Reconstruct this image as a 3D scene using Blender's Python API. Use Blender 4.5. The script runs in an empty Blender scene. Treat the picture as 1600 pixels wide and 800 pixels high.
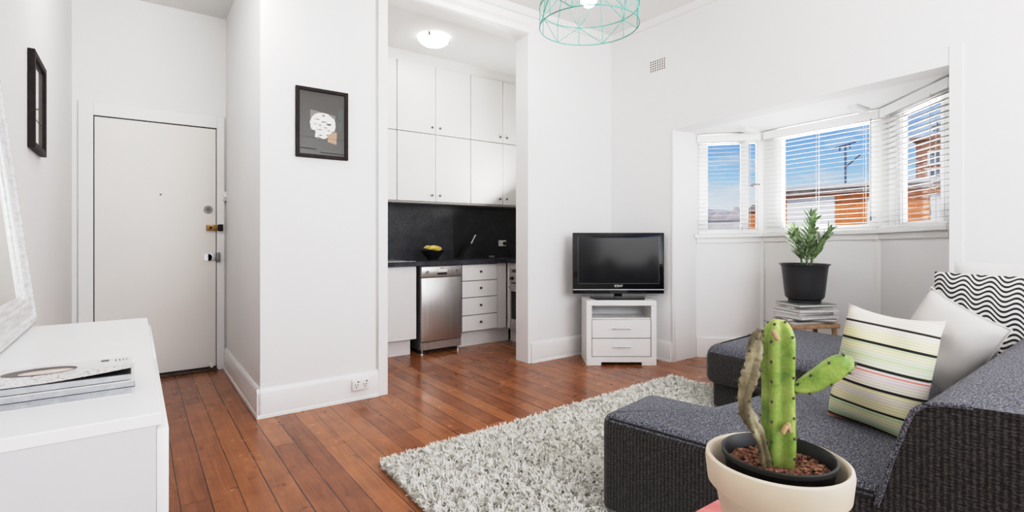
import bpy, bmesh, math, random
import numpy as np
from mathutils import Vector, Matrix

random.seed(7)
SC = bpy.context.scene
COL = SC.collection
PI = math.pi

# ------------------------------------------------------------------ camera geometry
CAMH = 1.15
YAW = math.atan2(589.0, 800.0)
FWD = Vector((math.sin(YAW), math.cos(YAW), 0))
RGT = Vector((math.cos(YAW), -math.sin(YAW), 0))

def ray(u, v=370):
    return FWD + RGT * ((u - 800) / 800.0) + Vector((0, 0, (370 - v) / 800.0))
def at(u, v, f):
    return Vector((0, 0, CAMH)) + ray(u, v) * f

# ------------------------------------------------------------------ materials
def new_mat(name):
    m = bpy.data.materials.new(name); m.use_nodes = True
    nt = m.node_tree
    b = nt.nodes.get('Principled BSDF')
    return m, nt, b

def N(nt, typ, **kw):
    n = nt.nodes.new(typ)
    for k, v in kw.items():
        if k.startswith('i_'):
            key = k[2:]
            key = int(key) if key.isdigit() else key.replace('_', ' ')
            n.inputs[key].default_value = v
        else:
            setattr(n, k, v)
    return n

def L(nt, a, b):
    nt.links.new(a, b)

def ramp(nt, fac, stops, interp='LINEAR'):
    r = nt.nodes.new('ShaderNodeValToRGB')
    r.color_ramp.interpolation = interp
    els = r.color_ramp.elements
    while len(els) < len(stops): els.new(0.5)
    for e, (p, c) in zip(els, stops):
        e.position = p
        e.color = (c[0], c[1], c[2], 1) if len(c) == 3 else c
    L(nt, fac, r.inputs[0])
    return r

def simple(name, col, rough=0.5, metal=0.0, var=0.06, vscale=6.0, bump=0.0, bscale=80.0, spec=0.5, sheen=0.0, coat=0.0):
    m, nt, b = new_mat(name)
    tc = N(nt, 'ShaderNodeTexCoord')
    nz = N(nt, 'ShaderNodeTexNoise', i_Scale=vscale, i_Detail=3.0)
    L(nt, tc.outputs['Object'], nz.inputs['Vector'])
    lo = tuple(max(0, c * (1 - var)) for c in col); hi = tuple(min(1, c * (1 + var)) for c in col)
    r = ramp(nt, nz.outputs['Fac'], [(0.3, lo), (0.7, hi)])
    L(nt, r.outputs[0], b.inputs['Base Color'])
    b.inputs['Roughness'].default_value = rough
    b.inputs['Metallic'].default_value = metal
    b.inputs['Specular IOR Level'].default_value = spec
    b.inputs['Sheen Weight'].default_value = sheen
    b.inputs['Coat Weight'].default_value = coat
    if bump:
        n2 = N(nt, 'ShaderNodeTexNoise', i_Scale=bscale, i_Detail=4.0)
        L(nt, tc.outputs['Object'], n2.inputs['Vector'])
        bp = N(nt, 'ShaderNodeBump', i_Strength=bump, i_Distance=0.01)
        L(nt, n2.outputs['Fac'], bp.inputs['Height'])
        L(nt, bp.outputs[0], b.inputs['Normal'])
    return m

def emis(name, col, s):
    m, nt, b = new_mat(name)
    b.inputs['Base Color'].default_value = (*col, 1)
    b.inputs['Emission Color'].default_value = (*col, 1)
    b.inputs['Emission Strength'].default_value = s
    return m

M = {}
M['wall'] = simple('wall_paint', (0.80, 0.80, 0.80), 0.55, var=0.015, vscale=1.5, bump=0.04, bscale=25)
M['hallwall'] = simple('hall_paint', (0.80, 0.80, 0.79), 0.55, var=0.015, vscale=1.5, bump=0.04, bscale=25)
M['ceil'] = simple('ceiling_paint', (0.80, 0.80, 0.795), 0.7, var=0.01, vscale=1.5)
M['trim'] = simple('trim_gloss_paint', (0.80, 0.795, 0.785), 0.3, var=0.02, vscale=3, bump=0.03, bscale=30)
M['door'] = simple('door_paint', (0.76, 0.735, 0.70), 0.35, var=0.02, vscale=2)
M['cabinet'] = simple('white_laminate', (0.78, 0.775, 0.765), 0.3, var=0.01)
M['console'] = simple('white_lacquer', (0.90, 0.90, 0.90), 0.25, var=0.01)
M['gap'] = simple('dark_gap', (0.03, 0.025, 0.02), 0.8)
M['chrome'] = simple('chrome', (0.62, 0.62, 0.62), 0.25, 1.0, var=0.05)
M['darkmetal'] = simple('dark_metal', (0.12, 0.11, 0.10), 0.35, 1.0)
M['brass'] = simple('aged_brass', (0.35, 0.19, 0.06), 0.35, 0.9, var=0.3, vscale=60)
M['black'] = simple('black_plastic', (0.012, 0.012, 0.013), 0.3)
M['gloss'] = simple('piano_black', (0.006, 0.006, 0.007), 0.08)
M['screen'] = simple('lcd_panel', (0.008, 0.008, 0.01), 0.12, spec=0.4)
M['silver'] = simple('silver_strip', (0.6, 0.6, 0.62), 0.3, 0.8)
M['whiteplastic'] = simple('white_plastic', (0.78, 0.77, 0.74), 0.35)
M['frame'] = simple('black_frame_wood', (0.018, 0.012, 0.011), 0.55, var=0.3, vscale=30, spec=0.2)
M['knob'] = simple('dull_nickel', (0.22, 0.21, 0.20), 0.35, 0.8)
M['lockmetal'] = simple('lock_nickel', (0.26, 0.25, 0.24), 0.4, 0.7, var=0.3, vscale=90)
M['paper'] = simple('page_edges', (0.40, 0.41, 0.42), 0.7, var=0.12, vscale=90)
M['paperwhite'] = simple('white_page_edges', (0.72, 0.71, 0.69), 0.7, var=0.1, vscale=90)
M['mint'] = simple('mint_wire', (0.10, 0.34, 0.28), 0.4, var=0.05)
M['slat'] = simple('blind_slat', (0.86, 0.86, 0.85), 0.4, var=0.01)
M['slats'] = simple('blind_slat_matt', (0.40, 0.40, 0.395), 0.5, var=0.01)
M['cord'] = simple('blind_cord', (0.70, 0.69, 0.66), 0.8)
M['potblack'] = simple('black_pot', (0.025, 0.025, 0.028), 0.38, bump=0.05, bscale=60)
M['cream'] = simple('cream_terracotta', (0.72, 0.62, 0.48), 0.45, var=0.06, vscale=9, bump=0.06, bscale=40)
M['bowl'] = simple('black_bowl', (0.01, 0.009, 0.012), 0.25)
M['stoolwood'] = simple('pale_wood', (0.48, 0.30, 0.17), 0.5, var=0.25, vscale=14)
M['redprint'] = simple('red_print', (0.66, 0.17, 0.16), 0.45, var=0.25, vscale=40)
M['whiteprint'] = simple('white_print', (0.78, 0.77, 0.75), 0.45, var=0.03)
M['enamel'] = simple('white_enamel', (0.75, 0.74, 0.72), 0.25)
M['tablewood'] = simple('side_table_wood', (0.30, 0.17, 0.08), 0.45, var=0.2, vscale=12)

def mat_floor():
    m, nt, b = new_mat('floor_boards')
    tc = N(nt, 'ShaderNodeTexCoord')
    sep = N(nt, 'ShaderNodeSeparateXYZ'); L(nt, tc.outputs['Object'], sep.inputs[0])
    W = 0.113
    def math_(op, a, c=None, d=None):
        n = N(nt, 'ShaderNodeMath', operation=op)
        if hasattr(a, 'is_output'): L(nt, a, n.inputs[0])
        else: n.inputs[0].default_value = a
        if c is not None:
            if hasattr(c, 'is_output'): L(nt, c, n.inputs[1])
            else: n.inputs[1].default_value = c
        if d is not None: n.inputs[2].default_value = d
        return n.outputs[0]
    # slight waviness so that seams are not ruler straight
    nzw = N(nt, 'ShaderNodeTexNoise', i_Scale=1.3, i_Detail=2.0); L(nt, tc.outputs['Object'], nzw.inputs['Vector'])
    wob = math_('MULTIPLY', math_('SUBTRACT', nzw.outputs['Fac'], 0.5), 0.012)
    xs = math_('DIVIDE', math_('ADD', math_('ADD', sep.outputs['X'], 10.015), wob), W)
    idx = math_('FLOOR', xs)
    fr = math_('FRACT', xs)
    wn = N(nt, 'ShaderNodeTexWhiteNoise', noise_dimensions='1D'); L(nt, idx, wn.inputs['W'])
    # board joints along y
    yo = math_('ADD', sep.outputs['Y'], math_('MULTIPLY', wn.outputs['Value'], 7.0))
    yl = math_('DIVIDE', yo, 2.6)
    yfr = math_('FRACT', yl); yidx = math_('FLOOR', yl)
    comb = N(nt, 'ShaderNodeCombineXYZ'); L(nt, idx, comb.inputs[0]); L(nt, yidx, comb.inputs[1])
    wn2 = N(nt, 'ShaderNodeTexWhiteNoise', noise_dimensions='2D'); L(nt, comb.outputs[0], wn2.inputs['Vector'])
    # grain
    gv = N(nt, 'ShaderNodeCombineXYZ')
    L(nt, math_('MULTIPLY', sep.outputs['X'], 34.0), gv.inputs[0])
    L(nt, math_('ADD', math_('MULTIPLY', sep.outputs['Y'], 2.2), math_('MULTIPLY', wn2.outputs['Value'], 50.0)), gv.inputs[1])
    grain = N(nt, 'ShaderNodeTexNoise', i_Scale=1.0, i_Detail=6.0, i_Roughness=0.65, i_Distortion=1.2); L(nt, gv.outputs[0], grain.inputs['Vector'])
    blot = N(nt, 'ShaderNodeTexNoise', i_Scale=5.0, i_Detail=4.0); L(nt, tc.outputs['Object'], blot.inputs['Vector'])
    # knots
    kv = N(nt, 'ShaderNodeCombineXYZ')
    L(nt, math_('MULTIPLY', sep.outputs['X'], 9.0), kv.inputs[0]); L(nt, math_('MULTIPLY', sep.outputs['Y'], 5.0), kv.inputs[1])
    vor = N(nt, 'ShaderNodeTexVoronoi', i_Scale=1.0, i_Randomness=1.0); L(nt, kv.outputs[0], vor.inputs['Vector'])
    kn = ramp(nt, vor.outputs['Distance'], [(0.03, (1, 1, 1)), (0.12, (0, 0, 0))])
    tone = math_('ADD', math_('MULTIPLY', grain.outputs['Fac'], 0.55), math_('MULTIPLY', wn2.outputs['Value'], 0.20))
    tone = math_('ADD', tone, math_('MULTIPLY', blot.outputs['Fac'], 0.35))
    cr = ramp(nt, tone, [(0.26, (0.115, 0.034, 0.010)), (0.5, (0.255, 0.086, 0.029)), (0.80, (0.43, 0.17, 0.062))])
    mixk = N(nt, 'ShaderNodeMix', data_type='RGBA')
    L(nt, math_('MULTIPLY', kn.outputs[0], 0.75), mixk.inputs[0])
    L(nt, cr.outputs[0], mixk.inputs[6]); mixk.inputs[7].default_value = (0.035, 0.014, 0.008, 1)
    cv_ = N(nt, 'ShaderNodeCombineXYZ')
    L(nt, math_('ADD', math_('MULTIPLY', sep.outputs['X'], 9.0), math_('MULTIPLY', wn2.outputs['Value'], 30.0)), cv_.inputs[0]); L(nt, math_('MULTIPLY', sep.outputs['Y'], 26.0), cv_.inputs[1])
    crk = N(nt, 'ShaderNodeTexNoise', i_Scale=1.0, i_Detail=3.0, i_Distortion=0.8); L(nt, cv_.outputs[0], crk.inputs['Vector'])
    ck = ramp(nt, crk.outputs['Fac'], [(0.66, (0, 0, 0)), (0.74, (1, 1, 1))])
    mixc = N(nt, 'ShaderNodeMix', data_type='RGBA')
    L(nt, math_('MULTIPLY', ck.outputs[0], 0.6), mixc.inputs[0]); L(nt, mixk.outputs[2], mixc.inputs[6]); mixc.inputs[7].default_value = (0.06, 0.022, 0.010, 1)
    # seams
    d = math_('MULTIPLY', math_('MINIMUM', fr, math_('SUBTRACT', 1.0, fr)), W)
    gapw = math_('ADD', math_('MULTIPLY', math_('POWER', wn.outputs['Value'], 3.0), 0.0026), 0.0013)
    seam = math_('LESS_THAN', d, gapw)
    dj = math_('MULTIPLY', math_('MINIMUM', yfr, math_('SUBTRACT', 1.0, yfr)), 2.6)
    seamj = math_('LESS_THAN', dj, 0.0012)
    s = math_('MAXIMUM', seam, seamj)
    mixs = N(nt, 'ShaderNodeMix', data_type='RGBA')
    L(nt, s, mixs.inputs[0]); L(nt, mixc.outputs[2], mixs.inputs[6]); mixs.inputs[7].default_value = (0.012, 0.006, 0.004, 1)
    L(nt, mixs.outputs[2], b.inputs['Base Color'])
    rr = ramp(nt, blot.outputs['Fac'], [(0.3, (0.16, 0.16, 0.16)), (0.7, (0.30, 0.30, 0.30))])
    L(nt, rr.outputs[0], b.inputs['Roughness'])
    b.inputs['Specular IOR Level'].default_value = 0.33
    bp = N(nt, 'ShaderNodeBump', i_Strength=0.25, i_Distance=0.004)
    h = math_('SUBTRACT', math_('MULTIPLY', blot.outputs['Fac'], 0.5), s)
    L(nt, h, bp.inputs['Height']); L(nt, bp.outputs[0], b.inputs['Normal'])
    return m
M['floor'] = mat_floor()

def mat_steel():
    m, nt, b = new_mat('brushed_steel')
    tc = N(nt, 'ShaderNodeTexCoord')
    mp = N(nt, 'ShaderNodeMapping'); mp.inputs['Scale'].default_value = (200, 200, 2)
    L(nt, tc.outputs['Object'], mp.inputs[0])
    nz = N(nt, 'ShaderNodeTexNoise', i_Scale=1.0, i_Detail=2.0); L(nt, mp.outputs[0], nz.inputs['Vector'])
    r = ramp(nt, nz.outputs['Fac'], [(0.3, (0.52, 0.50, 0.48)), (0.7, (0.66, 0.64, 0.62))])
    L(nt, r.outputs[0], b.inputs['Base Color'])
    b.inputs['Metallic'].default_value = 0.95
    b.inputs['Roughness'].default_value = 0.38
    b.inputs['Anisotropic'].default_value = 0.5
    return m
M['steel'] = mat_steel()

def mat_stone(name, col, rough):
    m, nt, b = new_mat(name)
    tc = N(nt, 'ShaderNodeTexCoord')
    nz = N(nt, 'ShaderNodeTexNoise', i_Scale=7.0, i_Detail=5.0); L(nt, tc.outputs['Object'], nz.inputs['Vector'])
    nf = N(nt, 'ShaderNodeTexNoise', i_Scale=60.0, i_Detail=3.0); L(nt, tc.outputs['Object'], nf.inputs['Vector'])
    a = N(nt, 'ShaderNodeMath', operation='MULTIPLY'); L(nt, nz.outputs['Fac'], a.inputs[0]); L(nt, nf.outputs['Fac'], a.inputs[1])
    r = ramp(nt, a.outputs[0], [(0.15, tuple(c * 0.55 for c in col)), (0.45, tuple(c * 1.8 for c in col))])
    L(nt, r.outputs[0], b.inputs['Base Color']); b.inputs['Roughness'].default_value = rough
    return m
M['splash_l'] = mat_stone('splash_stone_lighter', (0.032, 0.033, 0.040), 0.35)  # left panel, lighter and bluer than the right one
M['splash_r'] = mat_stone('splash_stone_darker', (0.012, 0.012, 0.0125), 0.3)
M['bench'] = mat_stone('dark_bench_stone', (0.045, 0.046, 0.058), 0.22)

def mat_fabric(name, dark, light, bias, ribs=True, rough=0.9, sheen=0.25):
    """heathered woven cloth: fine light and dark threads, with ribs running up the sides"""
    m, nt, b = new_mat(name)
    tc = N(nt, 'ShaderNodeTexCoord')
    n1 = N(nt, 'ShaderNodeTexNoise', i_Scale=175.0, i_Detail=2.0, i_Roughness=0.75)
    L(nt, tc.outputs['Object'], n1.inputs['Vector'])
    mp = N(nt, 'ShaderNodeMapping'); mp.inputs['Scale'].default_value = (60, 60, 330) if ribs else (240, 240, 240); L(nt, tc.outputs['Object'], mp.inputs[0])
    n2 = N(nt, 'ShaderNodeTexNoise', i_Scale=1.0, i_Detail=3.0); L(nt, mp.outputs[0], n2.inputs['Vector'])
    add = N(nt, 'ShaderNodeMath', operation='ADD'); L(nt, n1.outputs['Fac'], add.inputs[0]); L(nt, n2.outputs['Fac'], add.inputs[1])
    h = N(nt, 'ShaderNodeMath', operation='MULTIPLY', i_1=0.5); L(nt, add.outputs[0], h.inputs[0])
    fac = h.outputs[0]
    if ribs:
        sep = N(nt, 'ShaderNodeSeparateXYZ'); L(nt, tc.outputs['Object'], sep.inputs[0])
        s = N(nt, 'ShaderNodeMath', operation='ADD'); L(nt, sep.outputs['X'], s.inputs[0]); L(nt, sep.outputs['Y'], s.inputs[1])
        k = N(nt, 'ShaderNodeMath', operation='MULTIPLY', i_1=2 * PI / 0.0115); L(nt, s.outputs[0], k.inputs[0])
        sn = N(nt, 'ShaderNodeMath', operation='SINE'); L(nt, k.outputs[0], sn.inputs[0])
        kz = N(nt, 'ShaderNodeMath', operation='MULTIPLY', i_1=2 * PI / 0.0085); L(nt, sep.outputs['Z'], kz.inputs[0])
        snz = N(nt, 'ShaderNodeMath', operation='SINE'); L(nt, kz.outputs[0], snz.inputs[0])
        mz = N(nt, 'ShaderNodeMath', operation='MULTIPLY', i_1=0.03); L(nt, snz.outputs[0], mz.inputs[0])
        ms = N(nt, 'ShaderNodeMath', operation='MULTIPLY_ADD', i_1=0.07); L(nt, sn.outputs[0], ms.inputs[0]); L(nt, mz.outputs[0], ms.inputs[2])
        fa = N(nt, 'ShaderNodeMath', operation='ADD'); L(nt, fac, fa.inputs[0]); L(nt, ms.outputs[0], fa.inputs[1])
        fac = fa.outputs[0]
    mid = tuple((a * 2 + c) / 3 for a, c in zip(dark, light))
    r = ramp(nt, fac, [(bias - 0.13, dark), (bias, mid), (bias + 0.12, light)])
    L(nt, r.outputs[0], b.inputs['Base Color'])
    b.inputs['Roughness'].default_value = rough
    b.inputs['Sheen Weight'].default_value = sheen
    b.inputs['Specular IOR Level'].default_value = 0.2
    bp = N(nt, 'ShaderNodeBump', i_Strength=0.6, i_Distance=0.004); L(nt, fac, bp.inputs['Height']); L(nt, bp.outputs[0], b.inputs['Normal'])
    return m
M['sofa_shaded'] = mat_fabric('charcoal_ribbed_shaded', (0.006, 0.005, 0.005), (0.085, 0.078, 0.072), 0.52, True)
M['sofa_lit'] = mat_fabric('charcoal_heather_lit', (0.005, 0.005, 0.007), (0.33, 0.335, 0.39), 0.525, False, sheen=0.08)  # paler heather for the sofa tops, light on them put into the colour
M['greycloth'] = simple('pale_grey_cotton', (0.52, 0.50, 0.48), 0.9, var=0.05, vscale=5, bump=0.1, bscale=300, sheen=0.2)
M['palecloth'] = simple('off_white_cotton', (0.66, 0.65, 0.64), 0.9, var=0.04, vscale=5, bump=0.1, bscale=300, sheen=0.2)

def mat_stripes():
    m, nt, b = new_mat('striped_cotton')
    tc = N(nt, 'ShaderNodeTexCoord')
    sep = N(nt, 'ShaderNodeSeparateXYZ'); L(nt, tc.outputs['Object'], sep.inputs[0])
    mr = N(nt, 'ShaderNodeMapRange'); mr.inputs[1].default_value = -0.25; mr.inputs[2].default_value = 0.25
    L(nt, sep.outputs['Z'], mr.inputs[0])
    W_ = (0.68, 0.63, 0.55); Y_ = (0.70, 0.66, 0.42); G_ = (0.53, 0.62, 0.38); K_ = (0.012, 0.01, 0.01); C_ = (0.72, 0.26, 0.20); P_ = (0.66, 0.58, 0.56); E_ = (0.62, 0.66, 0.50)
    st = [(0.0, C_), (0.03, P_), (0.055, C_), (0.075, K_), (0.09, G_), (0.13, E_), (0.16, Y_), (0.19, G_), (0.215, K_), (0.232, Y_),
          (0.30, W_), (0.345, Y_), (0.375, K_), (0.392, W_), (0.44, P_), (0.485, C_), (0.50, P_), (0.515, K_), (0.532, E_), (0.585, G_), (0.61, E_), (0.64, Y_), (0.675, G_), (0.695, K_), (0.712, Y_), (0.79, W_), (0.83, K_), (0.847, W_), (0.93, P_)]
    # two ramps, since one colour ramp holds 32 stops
    r = ramp(nt, mr.outputs[0], st, 'CONSTANT')
    # thin stripes inside the bands
    k = N(nt, 'ShaderNodeMath', operation='MULTIPLY', i_1=2 * PI * 95); L(nt, sep.outputs['Z'], k.inputs[0])
    sn = N(nt, 'ShaderNodeMath', operation='SINE'); L(nt, k.outputs[0], sn.inputs[0])
    mrs = N(nt, 'ShaderNodeMapRange'); mrs.inputs[1].default_value = -1; mrs.inputs[3].default_value = 0.86; mrs.inputs[4].default_value = 1.06
    L(nt, sn.outputs[0], mrs.inputs[0])
    mx = N(nt, 'ShaderNodeVectorMath', operation='SCALE'); L(nt, r.outputs[0], mx.inputs[0]); L(nt, mrs.outputs[0], mx.inputs['Scale'])
    L(nt, mx.outputs[0], b.inputs['Base Color'])
    b.inputs['Roughness'].default_value = 0.9
    n2 = N(nt, 'ShaderNodeTexNoise', i_Scale=300.0); L(nt, tc.outputs['Object'], n2.inputs['Vector'])
    bp = N(nt, 'ShaderNodeBump', i_Strength=0.12, i_Distance=0.01); L(nt, n2.outputs['Fac'], bp.inputs['Height']); L(nt, bp.outputs[0], b.inputs['Normal'])
    return m
M['stripes'] = mat_stripes()

def mat_zigzag():
    m, nt, b = new_mat('zigzag_cotton')
    tc = N(nt, 'ShaderNodeTexCoord')
    sep = N(nt, 'ShaderNodeSeparateXYZ'); L(nt, tc.outputs['Object'], sep.inputs[0])
    k = N(nt, 'ShaderNodeMath', operation='MULTIPLY', i_1=2 * PI / 0.105); L(nt, sep.outputs['X'], k.inputs[0])
    sn = N(nt, 'ShaderNodeMath', operation='SINE'); L(nt, k.outputs[0], sn.inputs[0])
    ms = N(nt, 'ShaderNodeMath', operation='MULTIPLY_ADD', i_1=0.017); L(nt, sn.outputs[0], ms.inputs[0]); L(nt, sep.outputs['Z'], ms.inputs[2])
    sl = N(nt, 'ShaderNodeMath', operation='MULTIPLY_ADD', i_1=0.25); L(nt, sep.outputs['X'], sl.inputs[0]); L(nt, ms.outputs[0], sl.inputs[2])
    ad = N(nt, 'ShaderNodeMath', operation='ADD', i_1=5.0); L(nt, sl.outputs[0], ad.inputs[0])
    dv = N(nt, 'ShaderNodeMath', operation='DIVIDE', i_1=0.025); L(nt, ad.outputs[0], dv.inputs[0])
    f = N(nt, 'ShaderNodeMath', operation='FRACT'); L(nt, dv.outputs[0], f.inputs[0])
    r = ramp(nt, f.outputs[0], [(0.0, (0.015, 0.014, 0.014)), (0.48, (0.70, 0.68, 0.66))], 'CONSTANT')
    L(nt, r.outputs[0], b.inputs['Base Color']); b.inputs['Roughness'].default_value = 0.9
    return m
M['zigzag'] = mat_zigzag()

def mat_cactus(name, c0, c1, c2):
    m, nt, b = new_mat(name)
    tc = N(nt, 'ShaderNodeTexCoord')
    nz = N(nt, 'ShaderNodeTexNoise', i_Scale=28.0, i_Detail=4.0); L(nt, tc.outputs['Object'], nz.inputs['Vector'])
    n3 = N(nt, 'ShaderNodeTexNoise', i_Scale=240.0, i_Detail=2.0); L(nt, tc.outputs['Object'], n3.inputs['Vector'])
    a = N(nt, 'ShaderNodeMath', operation='MULTIPLY_ADD', i_1=0.25); L(nt, n3.outputs['Fac'], a.inputs[0]); L(nt, nz.outputs['Fac'], a.inputs[2])
    r = ramp(nt, a.outputs[0], [(0.40, c0), (0.62, c1), (0.85, c2)])
    L(nt, r.outputs[0], b.inputs['Base Color']); b.inputs['Roughness'].default_value = 0.45
    b.inputs['Subsurface Weight'].default_value = 0.1
    b.inputs['Subsurface Radius'].default_value = (0.01, 0.02, 0.005)
    return m
M['cactus'] = mat_cactus('cactus_skin', (0.10, 0.20, 0.03), (0.24, 0.36, 0.06), (0.42, 0.50, 0.15))
M['innerpot'] = simple('black_nursery_pot', (0.008, 0.008, 0.009), 0.4)
M['drycactus'] = mat_cactus('dried_cactus_skin', (0.055, 0.04, 0.018), (0.20, 0.17, 0.09), (0.42, 0.38, 0.25))
M['leaf'] = mat_cactus('plant_leaf', (0.03, 0.06, 0.025), (0.12, 0.19, 0.075), (0.32, 0.42, 0.22))
M['leaf'].node_tree.nodes['Principled BSDF'].inputs['Roughness'].default_value = 0.22
M['spine'] = simple('spine', (0.10, 0.085, 0.06), 0.6)
M['scar'] = simple('cactus_scar', (0.52, 0.36, 0.20), 0.7, var=0.2, vscale=80)
M['banana'] = mat_cactus('banana_skin', (0.50, 0.34, 0.05), (0.72, 0.55, 0.12), (0.82, 0.70, 0.30))

def mat_soil():
    m, nt, b = new_mat('bark_soil')
    tc = N(nt, 'ShaderNodeTexCoord')
    v = N(nt, 'ShaderNodeTexVoronoi', i_Scale=130.0); L(nt, tc.outputs['Object'], v.inputs['Vector'])
    n = N(nt, 'ShaderNodeTexNoise', i_Scale=70.0, i_Detail=4.0); L(nt, tc.outputs['Object'], n.inputs['Vector'])
    a = N(nt, 'ShaderNodeMath', operation='MULTIPLY_ADD', i_1=0.6); L(nt, v.outputs['Distance'], a.inputs[0]); L(nt, n.outputs['Fac'], a.inputs[2])
    r = ramp(nt, a.outputs[0], [(0.35, (0.03, 0.009, 0.005)), (0.62, (0.17, 0.058, 0.032)), (0.95, (0.40, 0.20, 0.13))])
    L(nt, r.outputs[0], b.inputs['Base Color']); b.inputs['Roughness'].default_value = 0.9
    bp = N(nt, 'ShaderNodeBump', i_Strength=1.0, i_Distance=0.01); L(nt, a.outputs[0], bp.inputs['Height']); L(nt, bp.outputs[0], b.inputs['Normal'])
    return m
M['soil'] = mat_soil()

def mat_pile():
    m, nt, b = new_mat('shag_wool')
    oi = N(nt, 'ShaderNodeTexCoord')
    n = N(nt, 'ShaderNodeTexNoise', i_Scale=60.0, i_Detail=2.0); L(nt, oi.outputs['Object'], n.inputs['Vector'])
    r = ramp(nt, n.outputs['Fac'], [(0.32, (0.55, 0.53, 0.46)), (0.45, (0.86, 0.85, 0.80)), (0.7, (0.96, 0.955, 0.925))])
    L(nt, r.outputs[0], b.inputs['Base Color']); b.inputs['Roughness'].default_value = 0.8
    b.inputs['Specular IOR Level'].default_value = 0.25
    tr = N(nt, 'ShaderNodeBsdfTranslucent'); L(nt, r.outputs[0], tr.inputs[0])
    ms = N(nt, 'ShaderNodeMixShader', i_0=0.30); L(nt, b.outputs[0], ms.inputs[1]); L(nt, tr.outputs[0], ms.inputs[2])
    L(nt, ms.outputs[0], nt.nodes['Material Output'].inputs[0])
    return m
M['pile'] = mat_pile()
M['rugback'] = simple('rug_backing', (0.32, 0.30, 0.26), 0.95)

def mat_glass(name, gloss=0.06):
    m = bpy.data.materials.new(name); m.use_nodes = True
    nt = m.node_tree; nt.nodes.clear()
    out = N(nt, 'ShaderNodeOutputMaterial')
    t = N(nt, 'ShaderNodeBsdfTransparent'); g = N(nt, 'ShaderNodeBsdfGlossy'); g.inputs['Roughness'].default_value = 0.02
    mx = N(nt, 'ShaderNodeMixShader')
    lw = N(nt, 'ShaderNodeLayerWeight', i_Blend=0.25)
    k = N(nt, 'ShaderNodeMath', operation='MULTIPLY_ADD', i_1=0.10, i_2=gloss); L(nt, lw.outputs['Fresnel'], k.inputs[0])
    L(nt, k.outputs[0], mx.inputs[0]); L(nt, t.outputs[0], mx.inputs[1]); L(nt, g.outputs[0], mx.inputs[2]); L(nt, mx.outputs[0], out.inputs[0])
    return m
M['pane'] = mat_glass('window_glass', 0.0)

def mat_picture(name, base, gloss=0.25, rough=0.06):
    m, nt, b = new_mat(name)
    tc = N(nt, 'ShaderNodeTexCoord')
    nz = N(nt, 'ShaderNodeTexNoise', i_Scale=3.0); L(nt, tc.outputs['Object'], nz.inputs['Vector'])
    r = ramp(nt, nz.outputs['Fac'], [(0.3, tuple(c * 0.9 for c in base)), (0.7, tuple(c * 1.1 for c in base))])
    L(nt, r.outputs[0], b.inputs['Base Color']); b.inputs['Roughness'].default_value = rough
    b.inputs['Coat Weight'].default_value = gloss; b.inputs['Coat Roughness'].default_value = 0.02
    return m
M['print_dark'] = mat_picture('grey_print', (0.058, 0.054, 0.049), 0.0, 0.35)
M['print_light'] = mat_picture('pale_print', (0.36, 0.35, 0.33), 0.6)
M['mirror'] = simple('mirror_silver', (0.88, 0.90, 0.88), 0.015, 1.0, var=0.0)

def mat_mirrorframe():
    m, nt, b = new_mat('silver_leaf_moulding')
    tc = N(nt, 'ShaderNodeTexCoord')
    mp = N(nt, 'ShaderNodeMapping'); mp.inputs['Scale'].default_value = (90, 8, 90); L(nt, tc.outputs['Object'], mp.inputs[0])
    nz = N(nt, 'ShaderNodeTexNoise', i_Scale=1.0, i_Detail=5.0); L(nt, mp.outputs[0], nz.inputs['Vector'])
    r = ramp(nt, nz.outputs['Fac'], [(0.32, (0.56, 0.55, 0.54)), (0.5, (0.70, 0.695, 0.69)), (0.68, (0.84, 0.835, 0.83))])
    L(nt, r.outputs[0], b.inputs['Base Color']); b.inputs['Metallic'].default_value = 0.25; b.inputs['Roughness'].default_value = 0.35
    return m
M['mirrorframe'] = mat_mirrorframe()

def mat_cover():
    m, nt, b = new_mat('magazine_cover')
    tc = N(nt, 'ShaderNodeTexCoord')
    n = N(nt, 'ShaderNodeTexNoise', i_Scale=150.0, i_Detail=2.0); L(nt, tc.outputs['Object'], n.inputs['Vector'])
    n2 = N(nt, 'ShaderNodeTexNoise', i_Scale=9.0, i_Detail=2.0); L(nt, tc.outputs['Object'], n2.inputs['Vector'])
    sep = N(nt, 'ShaderNodeSeparateXYZ'); L(nt, tc.outputs['Object'], sep.inputs[0])
    # small dark print only on the near half of the cover
    mr = N(nt, 'ShaderNodeMapRange'); mr.inputs[1].default_value = -0.02; mr.inputs[2].default_value = 0.03; mr.inputs[3].default_value = 1; mr.inputs[4].default_value = 0
    L(nt, sep.outputs['Y'], mr.inputs[0])
    th = ramp(nt, n.outputs['Fac'], [(0.56, (0, 0, 0)), (0.62, (1, 1, 1))])
    mu = N(nt, 'ShaderNodeMath', operation='MULTIPLY'); L(nt, th.outputs[0], mu.inputs[0]); L(nt, mr.outputs[0], mu.inputs[1])
    base = ramp(nt, n2.outputs['Fac'], [(0.35, (0.70, 0.70, 0.72)), (0.6, (0.80, 0.78, 0.76))])
    mx = N(nt, 'ShaderNodeMix', data_type='RGBA'); L(nt, mu.outputs[0], mx.inputs[0]); L(nt, base.outputs[0], mx.inputs[6]); mx.inputs[7].default_value = (0.25, 0.24, 0.23, 1)
    L(nt, mx.outputs[2], b.inputs['Base Color']); b.inputs['Roughness'].default_value = 0.25
    return m
M['cover'] = mat_cover()
M['hair'] = simple('printed_hair', (0.06, 0.040, 0.034), 0.3, var=0.3, vscale=60)
M['skin'] = simple('printed_face', (0.72, 0.58, 0.52), 0.3, var=0.08, vscale=40)

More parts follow.
